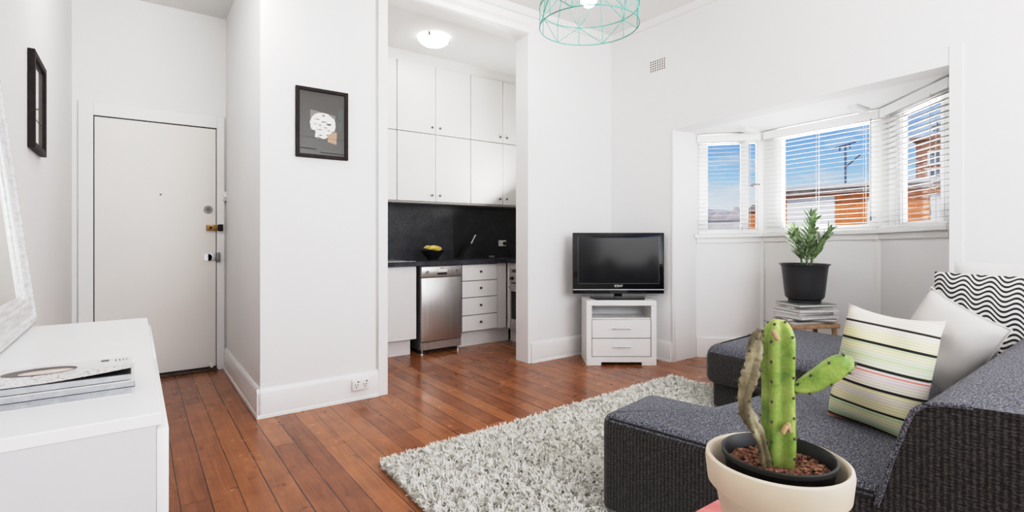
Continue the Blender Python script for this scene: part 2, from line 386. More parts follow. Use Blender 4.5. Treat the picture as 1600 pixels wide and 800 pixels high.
def mat_brick(name, c1, c2, mortar, sc=1.0):
    m, nt, b = new_mat(name)
    tc = N(nt, 'ShaderNodeTexCoord')
    sep = N(nt, 'ShaderNodeSeparateXYZ'); L(nt, tc.outputs['Object'], sep.inputs[0])
    s = N(nt, 'ShaderNodeMath', operation='ADD'); L(nt, sep.outputs['X'], s.inputs[0]); L(nt, sep.outputs['Y'], s.inputs[1])
    cv = N(nt, 'ShaderNodeCombineXYZ'); L(nt, s.outputs[0], cv.inputs[0]); L(nt, sep.outputs['Z'], cv.inputs[1])
    br = N(nt, 'ShaderNodeTexBrick', i_Scale=sc)
    br.inputs['Color1'].default_value = (*c1, 1); br.inputs['Color2'].default_value = (*c2, 1); br.inputs['Mortar'].default_value = (*mortar, 1)
    br.inputs['Brick Width'].default_value = 0.24; br.inputs['Row Height'].default_value = 0.086; br.inputs['Mortar Size'].default_value = 0.008
    L(nt, cv.outputs[0], br.inputs['Vector'])
    L(nt, br.outputs['Color'], b.inputs['Base Color']); b.inputs['Roughness'].default_value = 0.9
    return m
M['brick'] = mat_brick('orange_brick', (0.62, 0.20, 0.055), (0.50, 0.15, 0.04), (0.55, 0.26, 0.12))
M['brickdark'] = mat_brick('brown_brick', (0.34, 0.12, 0.06), (0.25, 0.09, 0.05), (0.30, 0.18, 0.12))
M['fascia'] = simple('roof_fascia', (0.27, 0.22, 0.19), 0.7, var=0.2)
M['weatherboard'] = simple('white_boards', (0.78, 0.77, 0.74), 0.6)
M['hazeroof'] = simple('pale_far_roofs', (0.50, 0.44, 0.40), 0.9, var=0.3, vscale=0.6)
M['greyrender'] = simple('grey_render', (0.50, 0.49, 0.47), 0.9)
M['aerial'] = simple('aerial_metal', (0.10, 0.10, 0.11), 0.5)
M['ventclay'] = simple('vent_clay', (0.70, 0.62, 0.58), 0.7)
M['bulb'] = emis('lit_bulb', (1.0, 0.96, 0.88), 14.0)
M['lampglass'] = emis('lit_opal_glass', (1.0, 0.96, 0.87), 4.5)
M['display'] = simple('dark_display', (0.02, 0.02, 0.025), 0.15)

# ------------------------------------------------------------------ mesh builder
class B:
    def __init__(self): self.bm = bmesh.new()
    def verts(self, pts): return [self.bm.verts.new(p) for p in pts]
    def face(self, pts):
        return self.bm.faces.new(self.verts(pts))
    def hexa(self, p):
        """8 points: bottom ring 0-3, top ring 4-7"""
        v = self.verts(p)
        for f in ((3, 2, 1, 0), (4, 5, 6, 7), (0, 1, 5, 4), (1, 2, 6, 5), (2, 3, 7, 6), (3, 0, 4, 7)):
            self.bm.faces.new([v[i] for i in f])
        return self
    def box(self, x0, x1, y0, y1, z0, z1, bev=0.0, seg=2, mtx=None):
        r = bmesh.ops.create_cube(self.bm, size=1.0)
        vs = r['verts']
        for v in vs:
            v.co = Vector(((x0 + x1) / 2 + v.co.x * (x1 - x0), (y0 + y1) / 2 + v.co.y * (y1 - y0), (z0 + z1) / 2 + v.co.z * (z1 - z0)))
            if mtx: v.co = mtx @ v.co
        if bev:
            es = list({e for v in vs for e in v.link_edges})
            bmesh.ops.bevel(self.bm, geom=es, offset=bev, segments=seg, affect='EDGES', profile=0.5)
        return self
    def cyl(self, p0, p1, r0, r1=None, n=16, caps=True):
        r1 = r0 if r1 is None else r1
        p0 = Vector(p0); p1 = Vector(p1)
        return self.tube([p0, p1], [r0, r1], n, caps)
    def tube(self, pts, rad, n=10, caps=True):
        pts = [Vector(p) for p in pts]
        if not hasattr(rad, '__len__'): rad = [rad] * len(pts)
        rings = []
        prev = None
        for i, p in enumerate(pts):
            d = (pts[min(i + 1, len(pts) - 1)] - pts[max(i - 1, 0)]).normalized()
            if prev is None:
                a = Vector((0, 0, 1)) if abs(d.z) < 0.9 else Vector((1, 0, 0))
                x = d.cross(a).normalized()
            else:
                x = (prev - d * prev.dot(d)).normalized()
            prev = x
            y = d.cross(x)
            rings.append([self.bm.verts.new(p + (x * math.cos(2 * PI * k / n) + y * math.sin(2 * PI * k / n)) * rad[i]) for k in range(n)])
        for a, b in zip(rings, rings[1:]):
            for k in range(n):
                self.bm.faces.new((a[k], a[(k + 1) % n], b[(k + 1) % n], b[k]))
        if caps:
            self.bm.faces.new(rings[0][::-1]); self.bm.faces.new(rings[-1])
        return self
    def lathe(self, prof, c=(0, 0, 0), n=40, close=False, fn=None):
        """prof: list of (r, z). r==0 makes a pole."""
        c = Vector(c); rings = []
        for r, z in prof:
            if r <= 1e-6: rings.append([self.bm.verts.new(c + Vector((0, 0, z)))])
            else:
                ring = []
                for k in range(n):
                    a = 2 * PI * k / n
                    rr = r * (fn(a, z) if fn else 1.0)
                    ring.append(self.bm.verts.new(c + Vector((rr * math.cos(a), rr * math.sin(a), z))))
                rings.append(ring)
        seq = list(zip(rings, rings[1:]))
        if close: seq.append((rings[-1], rings[0]))
        for a, b in seq:
            if len(a) == 1 and len(b) == 1: continue
            for k in range(n):
                if len(a) == 1: self.bm.faces.new((a[0], b[(k + 1) % n], b[k]))
                elif len(b) == 1: self.bm.faces.new((a[k], a[(k + 1) % n], b[0]))
                else: self.bm.faces.new((a[k], a[(k + 1) % n], b[(k + 1) % n], b[k]))
        return self
    def prism(self, poly, ax, a0, a1):
        """extrude a 2D polygon along axis ax ('x','y','z')"""
        def P(p, a):
            return {'x': (a, p[0], p[1]), 'y': (p[0], a, p[1]), 'z': (p[0], p[1], a)}[ax]
        v0 = self.verts([P(p, a0) for p in poly]); v1 = self.verts([P(p, a1) for p in poly])
        self.bm.faces.new(v0[::-1]); self.bm.faces.new(v1)
        n = len(poly)
        for i in range(n):
            self.bm.faces.new((v0[i], v0[(i + 1) % n], v1[(i + 1) % n], v1[i]))
        return self
    def torus(self, c, R, r, n=48, m=8):
        pts = [Vector(c) + Vector((R * math.cos(2 * PI * k / n), R * math.sin(2 * PI * k / n), 0)) for k in range(n)]
        rings = []
        for k, p in enumerate(pts):
            a = 2 * PI * k / n
            o = Vector((math.cos(a), math.sin(a), 0))
            rings.append([self.bm.verts.new(p + (o * math.cos(2 * PI * j / m) + Vector((0, 0, 1)) * math.sin(2 * PI * j / m)) * r) for j in range(m)])
        for k in range(n):
            a, b = rings[k], rings[(k + 1) % n]
            for j in range(m):
                self.bm.faces.new((a[j], b[j], b[(j + 1) % m], a[(j + 1) % m]))
        return self
    def finish(self, name, smooth=35):
        bmesh.ops.recalc_face_normals(self.bm, faces=self.bm.faces[:])
        if smooth:
            for f in self.bm.faces: f.smooth = True
            for e in self.bm.edges:
                if len(e.link_faces) == 2 and e.calc_face_angle(0) > math.radians(smooth): e.smooth = False
        me = bpy.data.meshes.new(name); self.bm.to_mesh(me); self.bm.free()
        return me

ROOTM = {}
def thing(name, label, cat, loc=(0, 0, 0), rz=0.0, group=None):
    o = bpy.data.objects.new(name, None); COL.objects.link(o)
    o.empty_display_size = 0.1
    o.location = loc; o.rotation_euler = (0, 0, rz)
    o['label'] = label; o['category'] = cat
    if group: o['group'] = group
    ROOTM[o.name] = Matrix.Translation(Vector(loc)) @ Matrix.Rotation(rz, 4, 'Z')
    return o

def rootof(o):
    while o.parent: o = o.parent
    return o

def part(name, b, mat, parent, local=False, label=None, smooth=35, stuff=False):
    """mesh child; b is in world coordinates unless local"""
    me = b.finish(name, smooth)
    if not local:
        Mx = ROOTM[rootof(parent).name] if rootof(parent).name in ROOTM else Matrix.Translation(rootof(parent).location)
        me.transform(Mx.inverted())
    o = bpy.data.objects.new(name, me); COL.objects.link(o)
    o.parent = parent
    me.materials.append(mat)
    if label: o['label'] = label
    if stuff: o['kind'] = 'stuff'
    return o

def solo(name, b, mat, label, cat, loc, rz=0.0, group=None, local=False, smooth=35):
    me = b.finish(name, smooth)
    Mx = Matrix.Translation(Vector(loc)) @ Matrix.Rotation(rz, 4, 'Z')
    if not local: me.transform(Mx.inverted())
    o = bpy.data.objects.new(name, me); COL.objects.link(o)
    o.location = loc; o.rotation_euler = (0, 0, rz)
    me.materials.append(mat)
    o['label'] = label; o['category'] = cat
    if group: o['group'] = group
    ROOTM[o.name] = Mx
    return o

def struct(name, b, mat, parent=None, smooth=35):
    me = b.finish(name, smooth)
    o = bpy.data.objects.new(name, me); COL.objects.link(o)
    me.materials.append(mat)
    if parent: o.parent = parent
    else: o['kind'] = 'structure'
    return o

def dup(root, loc, rz=None, label=None, group=None):
    r = root.copy(); COL.objects.link(r); r.location = loc
    if rz is not None: r.rotation_euler = (0, 0, rz)
    if label: r['label'] = label
    if group: r['group'] = group
    def rec(src, dst):
        for ch in list(src.children):
            c = ch.copy(); COL.objects.link(c); c.parent = dst
            rec(ch, c)
    rec(root, r)
    return r

def add_mod_subsurf(o, lv=2):
    m = o.modifiers.new('sub', 'SUBSURF'); m.levels = lv; m.render_levels = lv

# ================================================================== THE ROOM
CEIL = 3.20; HCEIL = 3.05
XW = 3.965            # window wall
XL = -0.385           # left wall
YB = 3.565            # front of the block with the print
YD = 5.09             # door wall
YBACK = -2.6
# floor
struct('floor', B().box(XL - 0.2, 5.2, YBACK, 5.6, -0.12, 0.0), M['floor'])
# left wall, hall end wall
struct('wall_left', B().box(XL - 0.15, XL, YBACK, YD + 0.2, 0, 3.5), M['wall'])
DX0, DX1 = -0.262, 0.572   # door opening incl.
DZ = 2.09
b = B(); b.box(XL - 0.15, DX0, YD, YD + 0.2, 0, 3.5); b.box(DX1, 0.66, YD, YD + 0.2, 0, 3.5); b.box(DX0, DX1, YD, YD + 0.2, DZ, 3.5)
b.box(DX0, DX1, YD + 0.12, YD + 0.2, 0, DZ)
struct('wall_hall_end', b, M['hallwall'])
# block between hall and kitchen
struct('wall_block', B().box(0.64, 1.48, YB, YD + 0.2, 0, 3.5), M['wall'])
# hall ceiling, kitchen ceiling, living ceiling
struct('ceiling_hall', B().box(XL, 0.64, YB, YD, HCEIL, HCEIL + 0.12), M['ceil'])
struct('ceiling_kitchen', B().box(1.48, XW + 0.2, 3.84, 5.3, HCEIL, HCEIL + 0.12), M['ceil'])
struct('ceiling', B().box(XL, XW, YBACK, YB + 0.3, CEIL, CEIL + 0.12), M['ceil'])
struct('trim_kitchen_soffit', B().box(1.48, 1.90, 3.84, 4.80, 2.985, HCEIL), M['ceil'])
# kitchen shell
PX = 2.872; PY0, PY1 = 3.655, 3.838
struct('wall_kitchen_back', B().box(1.48, XW + 0.2, 5.15, 5.35, 0, 3.5), M['wall'])
struct('wall_kitchen_right', B().box(XW, XW + 0.2, PY1 - 0.02, 5.15, 0, 3.5), M['wall'])
# partition to the right of the opening and head above it
PX = 2.872; PY0, PY1 = 3.655, 3.838
struct('wall_partition', B().box(PX, XW + 0.05, PY0, PY1, 0, 3.5), M['wall'])
b = B(); b.box(1.48, PX, PY0, PY1, 3.02, 3.5)
struct('wall_opening_head', b, M['wall'])
# moulded head trim (cove profile)
prof = [(PY0 - 0.035, 3.12), (PY0 - 0.035, 3.07), (PY0 - 0.012, 3.045), (PY0 - 0.012, 3.00), (PY0 + 0.01, 2.985), (PY1, 2.985), (PY1, 3.03), (PY0 + 0.01, 3.12)]
struct('trim_opening_head', B().prism(prof, 'x', 1.48, PX + 0.012), M['trim'])
# living cornice
b = B(); cp = [(0, 0), (0, -0.055), (0.02, -0.05), (0.045, -0.02), (0.05, 0)]
b.prism([(PY0 - p, CEIL + q) for p, q in cp], 'x', PX - 1.4, XW)
b.prism([(XW - p, CEIL + q) for p, q in cp], 'y', YBACK, PY0)
struct('trim_cornice', b, M['ceil'])
# block's right hand architrave
b = B(); b.box(1.415, 1.485, YB - 0.022, YB + 0.02, 0.0, 3.5, 0.003, 1)
b.box(1.465, 1.485, YB, YB + 0.27, 0, 3.5)
struct('trim_architrave', b, M['trim'])
struct('trim_architrave_shade', B().box(1.402, 1.415, YB - 0.004, YB + 0.01, 0.195, 3.5), simple('groove_shadow_tone', (0.55, 0.54, 0.52), 0.7))  # solid grey strip, the groove's shadow put into its colour

# skirtings
def skirt(name, pts, h=0.185, t=0.018):
    b = B()
    for (x0, y0), (x1, y1), n in pts:
        n = Vector((n[0], n[1], 0))
        P0 = Vector((x0, y0, 0)); P1 = Vector((x1, y1, 0))
        prof = [(0, 0), (t + 0.006, 0), (t + 0.004, 0.018), (t, 0.022), (t, h - 0.03), (t * 0.6, h - 0.008), (t * 0.35, h), (0, h)]
        v0 = b.verts([P0 + n * p + Vector((0, 0, q)) for p, q in prof]); v1 = b.verts([P1 + n * p + Vector((0, 0, q)) for p, q in prof])
        k = len(prof)
        for i in range(k): b.bm.faces.new((v0[i], v0[(i + 1) % k], v1[(i + 1) % k], v1[i]))
        b.bm.faces.new(v0); b.bm.faces.new(v1[::-1])
    struct(name, b, M['trim'])
skirt('baseboard_block', [((0.618, YB), (1.415, YB), (0, -1))])
skirt('baseboard_hall', [((0.64, YB - 0.018), (0.64, YD - 0.02), (-1, 0))])
skirt('baseboard_left', [((XL, 2.3), (XL, YD), (1, 0))])
skirt('baseboard_partition', [((PX + 0.03, PY0), (XW, PY0), (0, -1))])
skirt('baseboard_window_wall', [((XW, 2.915), (XW, PY0), (-1, 0)), ((XW, YBACK), (XW, 0.9), (-1, 0))])
# door frame and door
b = B(); t = 0.024
b.box(DX0 - 0.086, DX0 + 0.004, YD - t, YD + 0.02, 0, DZ + 0.10, 0.003, 1)
b.box(DX1 - 0.004, DX1 + 0.055, YD - t, YD + 0.02, 0, DZ + 0.10, 0.003, 1)
b.box(DX0 + 0.004, DX1 - 0.004, YD - t, YD + 0.02, DZ - 0.004, DZ + 0.10, 0.003, 1)
struct('trim_door_frame', b, M['trim'])
door = struct('door_1', B().box(DX0 + 0.010, DX1 - 0.009, YD - 0.012, YD + 0.03, 0.035, DZ - 0.012, 0.002, 1), M['door'])
b = B(); b.box(DX0, DX1, YD - 0.004, YD + 0.1, 0.0, DZ)
struct('trim_door_shade', b, M['gap'])  # near black sheet painted as the shade in the gaps round the door
struct('trim_threshold', B().box(DX0, DX1, YD - 0.05, YD + 0.03, 0, 0.022, 0.004, 1), simple('worn_threshold', (0.06, 0.03, 0.018), 0.5, var=0.5, vscale=30))
def doorpt(u, v):
    r = ray(u, v); k = (YD - 0.012) / r.y
    return Vector((r.x * k, YD - 0.012, CAMH + r.z * k))
p = doorpt(251, 304); struct('peephole', B().cyl(p, p + Vector((0, -0.004, 0)), 0.008, n=16), M['darkmetal'], door)
p = doorpt(325.5, 327.5); b = B(); b.cyl(p, p + Vector((0, -0.008, 0)), 0.034, 0.032, 24); struct('door_lock', b, M['lockmetal'], door)
b = B(); b.cyl(p + Vector((0, -0.008, 0)), p + Vector((0, -0.016, 0)), 0.017, 0.015, 20); b.box(p.x - 0.003, p.x + 0.003, p.y - 0.02, p.y - 0.012, p.z - 0.012, p.z + 0.012); struct('lock_cylinder', b, M['darkmetal'], door)
p = doorpt(333, 356); b = B(); b.box(p.x - 0.05, p.x + 0.035, p.y - 0.022, p.y, p.z - 0.025, p.z + 0.025, 0.004); struct('latch_case', b, M['brass'], door)
b = B(); b.box(p.x + 0.036, p.x + 0.072, p.y - 0.035, p.y, p.z - 0.028, p.z + 0.03, 0.004); b.cyl(p + Vector((-0.02, -0.02, 0)), p + Vector((-0.02, -0.034, 0)), 0.011); struct('latch_keeper', b, M['frame'], door)
p = doorpt(331, 402); b = B()
b.box(p.x - 0.03, p.x + 0.03, p.y - 0.006, p.y, p.z - 0.032, p.z + 0.032, 0.002)
b.cyl(p + Vector((-0.03, 0, 0)), p + Vector((-0.03, -0.006, 0)), 0.032, n=24); struct('security_plate', b, M['silver'], door)
b = B(); b.box(p.x + 0.034, p.x + 0.062, p.y - 0.03, p.y, p.z - 0.04, p.z + 0.04, 0.003)
for k in range(3): b.cyl((p.x + 0.05, p.y - 0.03, p.z - 0.025 + 0.025 * k), (p.x + 0.05, p.y - 0.045, p.z - 0.025 + 0.025 * k), 0.007)
struct('security_keeper', b, M['lockmetal'], door)
p = doorpt(330, 570); b = B(); b.cyl(p, p + Vector((0, -0.045, 0)), 0.016, 0.013, 18); b.cyl(p + Vector((0, -0.045, 0)), p + Vector((0, -0.055, 0)), 0.016, 0.012, 18); struct('door_stop', b, M['whiteplastic'], door)
b = B()
for v in (232, 500):
    q = doorpt(142.5, v); b.cyl((q.x - 0.006, q.y - 0.006, q.z - 0.05), (q.x - 0.006, q.y - 0.006, q.z + 0.05), 0.008, n=12)
struct('hinges', b, M['trim'], door)
p = doorpt(351, 307); b = B(); b.box(p.x - 0.014, p.x + 0.014, YD - t - 0.012, YD - t, p.z - 0.04, p.z + 0.04, 0.003)
root = thing('door_bell_switch', 'small white bell switch fixed to the door frame right of the front door', 'switch', (p.x, YD - t, p.z))
part('switch_plate', b, M['whiteplastic'], root)
part('switch_button', B().box(p.x - 0.006, p.x + 0.006, YD - t - 0.017, YD - t - 0.012, p.z - 0.024, p.z - 0.006), M['chrome'], root)

# ---------------------------------------------------------------- window wall with bay
YO0, YO1 = 0.924, 2.905           # opening
def TZ(y): return 0.030 * (2.9 - y)
b = B()
b.box(XW, XW + 0.2, YO1, PY0 + 0.02, 0, 3.5)
b.box(XW, XW + 0.2, YBACK, YO0, 0, 3.5)
za, zb = 2.13, 2.13 + TZ(YO0)
b.hexa([(XW, YO1, za), (XW, YO0, zb), (XW + 0.2, YO0, zb), (XW + 0.2, YO1, za), (XW, YO1, 3.5), (XW, YO0, 3.5), (XW + 0.2, YO0, 3.5), (XW + 0.2, YO1, 3.5)])
struct('wall_window', b, M['wall'])
# flat board around the opening on its right, and edge bead on its left
b = B(); b.hexa([(XW - 0.006, YO0 + 0.0, 0), (XW - 0.006, 0.862, 0), (XW, 0.862, 0), (XW, YO0, 0), (XW - 0.006, YO0, 2.30), (XW - 0.006, 0.862, 2.31), (XW, 0.862, 2.31), (XW, YO0, 2.30)])
struct('trim_opening_side', b, M['wall'])
struct('trim_opening_bead', B().box(XW - 0.006, XW + 0.03, YO1 - 0.012, YO1 + 0.012, 0, 2.13, 0.004), M['trim'])
PA = Vector((4.334, 2.905)); PB = Vector((4.764, 2.488)); PC = Vector((4.764, 1.545)); PD = Vector((4.196, 0.976))
panels = [(PA, PB), (PB, PC), (PC, PD)]
def pinfo(A, Bq):
    d = (Bq - A); Ln = d.length; d = d / Ln
    n = Vector((-d.y, d.x))           # outward for clockwise order below
    if n.x < 0: n = -n
    return d, n, Ln
def pbox(b, A, Bq, s0, s1, d0, d1, z0, z1, tilt=True):
    d, n, Ln = pinfo(A, Bq)
    c = [A + d * s + n * q for s, q in ((s0, d0), (s1, d0), (s1, d1), (s0, d1))]
    def T(p): return TZ(p.y) if tilt else 0.0
    b.hexa([(p.x, p.y, z0 + (T(p) if z0 > 0.5 else 0)) for p in c] + [(p.x, p.y, z1 + T(p)) for p in c])
def s_of_u(A, Bq, u, off=0.0):
    r = ray(u); d, n, Ln = pinfo(A, Bq); A = A + n * off
    # A + d s = k (rx, ry)
    den = d.x * r.y - d.y * r.x
    return (r.x * A.y - r.y * A.x) / den
SILL = 1.150
# reveals
b = B()
b.hexa([(XW + 0.2, YO1, 0), (PA.x + 0.05, PA.y, 0), (PA.x + 0.05, PA.y + 0.12, 0), (XW + 0.2, YO1 + 0.12, 0), (XW + 0.2, YO1, 2.4), (PA.x + 0.05, PA.y, 2.4), (PA.x + 0.05, PA.y + 0.12, 2.4), (XW + 0.2, YO1 + 0.12, 2.4)])
b.hexa([(XW + 0.2, YO0 - 0.12, 0), (PD.x + 0.05, PD.y - 0.12, 0), (PD.x + 0.05, PD.y, 0), (XW + 0.2, YO0, 0), (XW + 0.2, YO0 - 0.12, 2.4), (PD.x + 0.05, PD.y - 0.12, 2.4), (PD.x + 0.05, PD.y, 2.4), (XW + 0.2, YO0, 2.4)])
struct('wall_bay_reveals', b, M['wall'])
b = B()
for A, Q in panels:
    Ln = (Q - A).length
    pbox(b, A, Q, -0.03, Ln + 0.03, 0.0, 0.10, 0.0, SILL - 0.02)
struct('wall_bay_below_sill', b, M['wall'])
b = B()
for A, Q in panels:
    Ln = (Q - A).length
    pbox(b, A, Q, -0.02, Ln + 0.02, -0.035, 0.14, SILL - 0.012, SILL + 0.022)      # sill board
    pbox(b, A, Q, -0.0, Ln, -0.012, 0.0, SILL - 0.06, SILL - 0.012)                # apron strip
struct('trim_window_sill', b, M['trim'])
b = B()
for A, Q in panels:
    Ln = (Q - A).length
    pbox(b, A, Q, 0.0, Ln, -0.016, 0.0, 0.0, 0.185, False)
for P in (PB, PC):
    b.box(P.x - 0.015, P.x + 0.003, P.y - 0.02, P.y + 0.02, 0, SILL - 0.02)
struct('baseboard_bay', b, M['trim'])
# bay ceiling and battens
b = B()
def quadslab(b, pts, th):
    b.hexa([(x, y, z) for x, y, z in pts] + [(x, y, z + th) for x, y, z in pts])
zc = lambda y: 2.135 + TZ(y)
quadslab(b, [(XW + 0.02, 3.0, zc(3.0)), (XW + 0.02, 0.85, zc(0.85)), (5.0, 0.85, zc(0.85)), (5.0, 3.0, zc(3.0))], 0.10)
struct('ceiling_bay', b, simple('bay_ceiling_lit', (0.90, 0.90, 0.90), 0.6, var=0.01))  # whiter than the other ceilings, daylight from below put into the colour
b = B()
for (s, P) in ((0, PB), (1, PC)):
    c = Vector((P.x - 0.05, P.y + (0.03 if s == 0 else 0.09)))
    quadslab(b, [(c.x - 0.24, c.y + 0.03, zc(c.y) - 0.03), (c.x - 0.24, c.y - 0.03, zc(c.y) - 0.03), (c.x, c.y - 0.03, zc(c.y) - 0.03), (c.x, c.y + 0.03, zc(c.y) - 0.03)], 0.035)
struct('trim_bay_battens', b, M['ceil'])
# windows
glass_u = [[(1104, 1160), (1168, 1186)], [(1222, 1361)], [(1408, 1471)]]
for i, (A, Q) in enumerate(panels):
    Ln = (Q - A).length
    d0, d1 = 0.085, 0.135
    g = [(max(0.02, s_of_u(A, Q, u0, 0.09)), min(Ln - 0.01, s_of_u(A, Q, u1, 0.09))) for u0, u1 in glass_u[i]]
    b = B(); zt = 2.055; z0 = SILL + 0.055
    s = -0.06
    for (a, c) in g:
        pbox(b, A, Q, s, a, d0, d1, SILL + 0.02, 2.135); s = c
        pbox(b, A, Q, a, c, d0, d1, SILL + 0.02, z0); pbox(b, A, Q, a, c, d0, d1, zt, 2.135)
        # sash bead
        for (q0, q1, w0, w1) in ((a, a + 0.012, z0, zt), (c - 0.012, c, z0, zt), (a, c, z0, z0 + 0.012), (a, c, zt - 0.012, zt)):
            pbox(b, A, Q, q0, q1, d0 + 0.01, d1 - 0.01, w0, w1)
    pbox(b, A, Q, s, Ln + 0.06, d0, d1, SILL + 0.02, 2.135)
    w = struct('window_%d' % (i + 1), b, M['trim'])
    for (a, c) in g:
        bb = B(); pbox(bb, A, Q, a - 0.004, c + 0.004, d0 + 0.022, d0 + 0.026, z0 - 0.004, zt + 0.004)
        struct('pane', bb, M['pane'], w)
    if i == 0:
        bb = B(); sm = (g[0][1] + g[1][0]) / 2
        pbox(bb, A, Q, g[1][0] + 0.015, g[1][0] + 0.045, d0 - 0.03, d0, 1.62, 1.64); pbox(bb, A, Q, g[1][0] + 0.03, g[1][0] + 0.10, d0 - 0.04, d0 - 0.03, 1.63, 1.645)
        struct('window_latch', bb, M['darkmetal'], w)
# blinds
blab = ['white venetian blind over the narrow left pane of the bay window',
        'white venetian blind over the wide middle pane of the bay window, behind the potted plant',
        'white venetian blind over the right pane of the bay window, brick tower behind']
for i, (A, Q) in enumerate(panels):
    d, n, Ln = pinfo(A, Q)
    s0, s1 = [(0.02, Ln - 0.035), (0.03, Ln - 0.02), (0.035, Ln - 0.02)][i]
    c = (A + Q) / 2
    root = thing('venetian_blind', blab[i], 'blind', (c.x, c.y, SILL + 0.03 + TZ(c.y)), group='venetian blinds in the bay window')
    b = B(); pbox(b, A, Q, s0 - 0.015, s1 + 0.015, -0.012, 0.055, 2.05, 2.118)
    part('headrail', b, M['slat'], root)
    b = B(); nsl = 21; zb0, zt0 = SILL + 0.075, 2.03
    for k in range(nsl):
        z = zb0 + (zt0 - zb0) * k / (nsl - 1)
        c0 = [A + d * s0 + n * -0.004, A + d * s1 + n * -0.004, A + d * s1 + n * 0.044, A + d * s0 + n * 0.044]
        zz = [z - 0.002, z - 0.002, z + 0.004, z + 0.004]
        b.hexa([(p.x, p.y, q + TZ(p.y)) for p, q in zip(c0, zz)] + [(p.x, p.y, q + 0.003 + TZ(p.y)) for p, q in zip(c0, zz)])
    part('slats', b, M['slats'], root)
    b = B(); pbox(b, A, Q, s0, s1, -0.006, 0.046, SILL + 0.028, SILL + 0.046)
    part('bottom_rail', b, M['slat'], root)
    b = B()
    for fq in (0.14, 0.86) if i != 1 else (0.10, 0.5, 0.90):
        for q in (-0.006, 0.046):
            P = A + d * (s0 + (s1 - s0) * fq) + n * q
            part('ladder_cord', B().cyl((P.x, P.y, SILL + 0.04 + TZ(P.y)), (P.x, P.y, 2.06 + TZ(P.y)), 0.0016, n=6), M['cord'], root)
    b = B(); fq = (0.98, 0.96, 0.80)[i]
    P = A + d * (s0 + (s1 - s0) * fq) + n * -0.014
    b.cyl((P.x, P.y, 1.27 + TZ(P.y)), (P.x, P.y, 2.06 + TZ(P.y)), 0.0022, n=6); b.cyl((P.x, P.y, 1.24 + TZ(P.y)), (P.x, P.y, 1.275 + TZ(P.y)), 0.006, n=8)
    part('pull_cord', b, M['darkmetal'] if i == 1 else M['cord'], root)

# wall vent
rv = ray(1016, 97); k = XW / rv.x; y0v = rv.y * k
rv = ray(1041, 90); k = XW / rv.x; y1v = rv.y * k
zv0 = 1.15 + (370 - 115) / 800 * (XW / ray(1016).x); zv1 = 1.15 + (370 - 97) / 800 * (XW / ray(1016).x)
root = thing('wall_vent', 'small perforated wall vent high on the wall left of the bay window', 'vent', (XW, (y0v + y1v) / 2, zv0))
part('vent_plate', B().box(XW - 0.006, XW, y1v, y0v, zv0, zv1), M['wall'], root)
b = B()
for r_ in range(5):
    for c_ in range(7):
        y = y1v + 0.014 + (y0v - y1v - 0.028) * c_ / 6; z = zv0 + 0.012 + (zv1 - zv0 - 0.024) * r_ / 4
        b.box(XW - 0.0075, XW - 0.0055, y - 0.0065, y + 0.0065, z - 0.006, z + 0.006)
part('vent_holes', b, simple('vent_hole_shadow', (0.16, 0.11, 0.095), 0.9), root)

# ================================================================== HALL / BLOCK ITEMS
# print on the block
def blockpt(u, v, y=YB):
    r = ray(u, v); k = y / r.y
    return Vector((r.x * k, y, CAMH + r.z * k))
p0 = blockpt(462.3, 244, YB - 0.02); p1 = blockpt(544.3, 146, YB - 0.02)
x0, x1 = p0.x, p1.x; z0 = (blockpt(462.3, 244, YB - .02).z + blockpt(544.3, 251.2, YB - .02).z) / 2; z1 = (blockpt(462.3, 132.1, YB - .02).z + p1.z) / 2
root = thing('framed_print', 'black framed dark grey print with a broken white disc hanging left of the kitchen', 'picture', ((x0 + x1) / 2, YB, z0))
fw = 0.024
b = B()
for q in ((x0, x0 + fw, z0, z1), (x1 - fw, x1, z0, z1), (x0 + fw, x1 - fw, z0, z0 + fw), (x0 + fw, x1 - fw, z1 - fw, z1)):
    b.box(q[0], q[1], YB - 0.022, YB - 0.001, q[2], q[3], 0.003, 1)
part('picture_frame', b, M['frame'], root)
pr = part('print_sheet', B().box(x0 + fw, x1 - fw, YB - 0.010, YB - 0.004, z0 + fw, z1 - fw), M['print_dark'], root)
W_, H_ = x1 - x0, z1 - z0
def pt(a, c, y): return (x0 + W_ * a, y, z1 - H_ * c)
def blob(b, ca, cc, ra, rc, y, n=26, jit=0.05, seed=1, rot=0):
    rnd = random.Random(seed); vs = []
    for k in range(n):
        a = 2 * PI * k / n; j = 1 + rnd.uniform(-jit, jit)
        ex, ez = ra * math.cos(a) * j, rc * math.sin(a) * j
        vs.append(pt(ca + ex * math.cos(rot) - ez * math.sin(rot), cc + ex * math.sin(rot) + ez * math.cos(rot), y))
    b.face(vs)
b = B(); b.face([pt(*q, YB - 0.0103) for q in ((0.27, 0.31), (0.75, 0.36), (0.75, 0.60), (0.27, 0.6))]); part('grey_panel', b, simple('panel_grey', (0.17, 0.165, 0.155), 0.3), pr)
b = B(); b.face([pt(*q, YB - 0.0104) for q in ((0.60, 0.62), (0.78, 0.60), (0.77, 0.78), (0.60, 0.75))]); part('tan_panel', b, simple('panel_tan', (0.34, 0.22, 0.14), 0.3), pr)
b = B(); blob(b, 0.51, 0.50, 0.245, 0.158, YB - 0.0107, 44, 0.035, 3); blob(b, 0.47, 0.665, 0.12, 0.045, YB - 0.0106, 24, 0.22, 5)
part('white_disc', b, simple('print_white', (0.74, 0.73, 0.70), 0.35, var=0.12, vscale=60), pr)
INK = simple('print_ink', (0.05, 0.048, 0.045), 0.4)
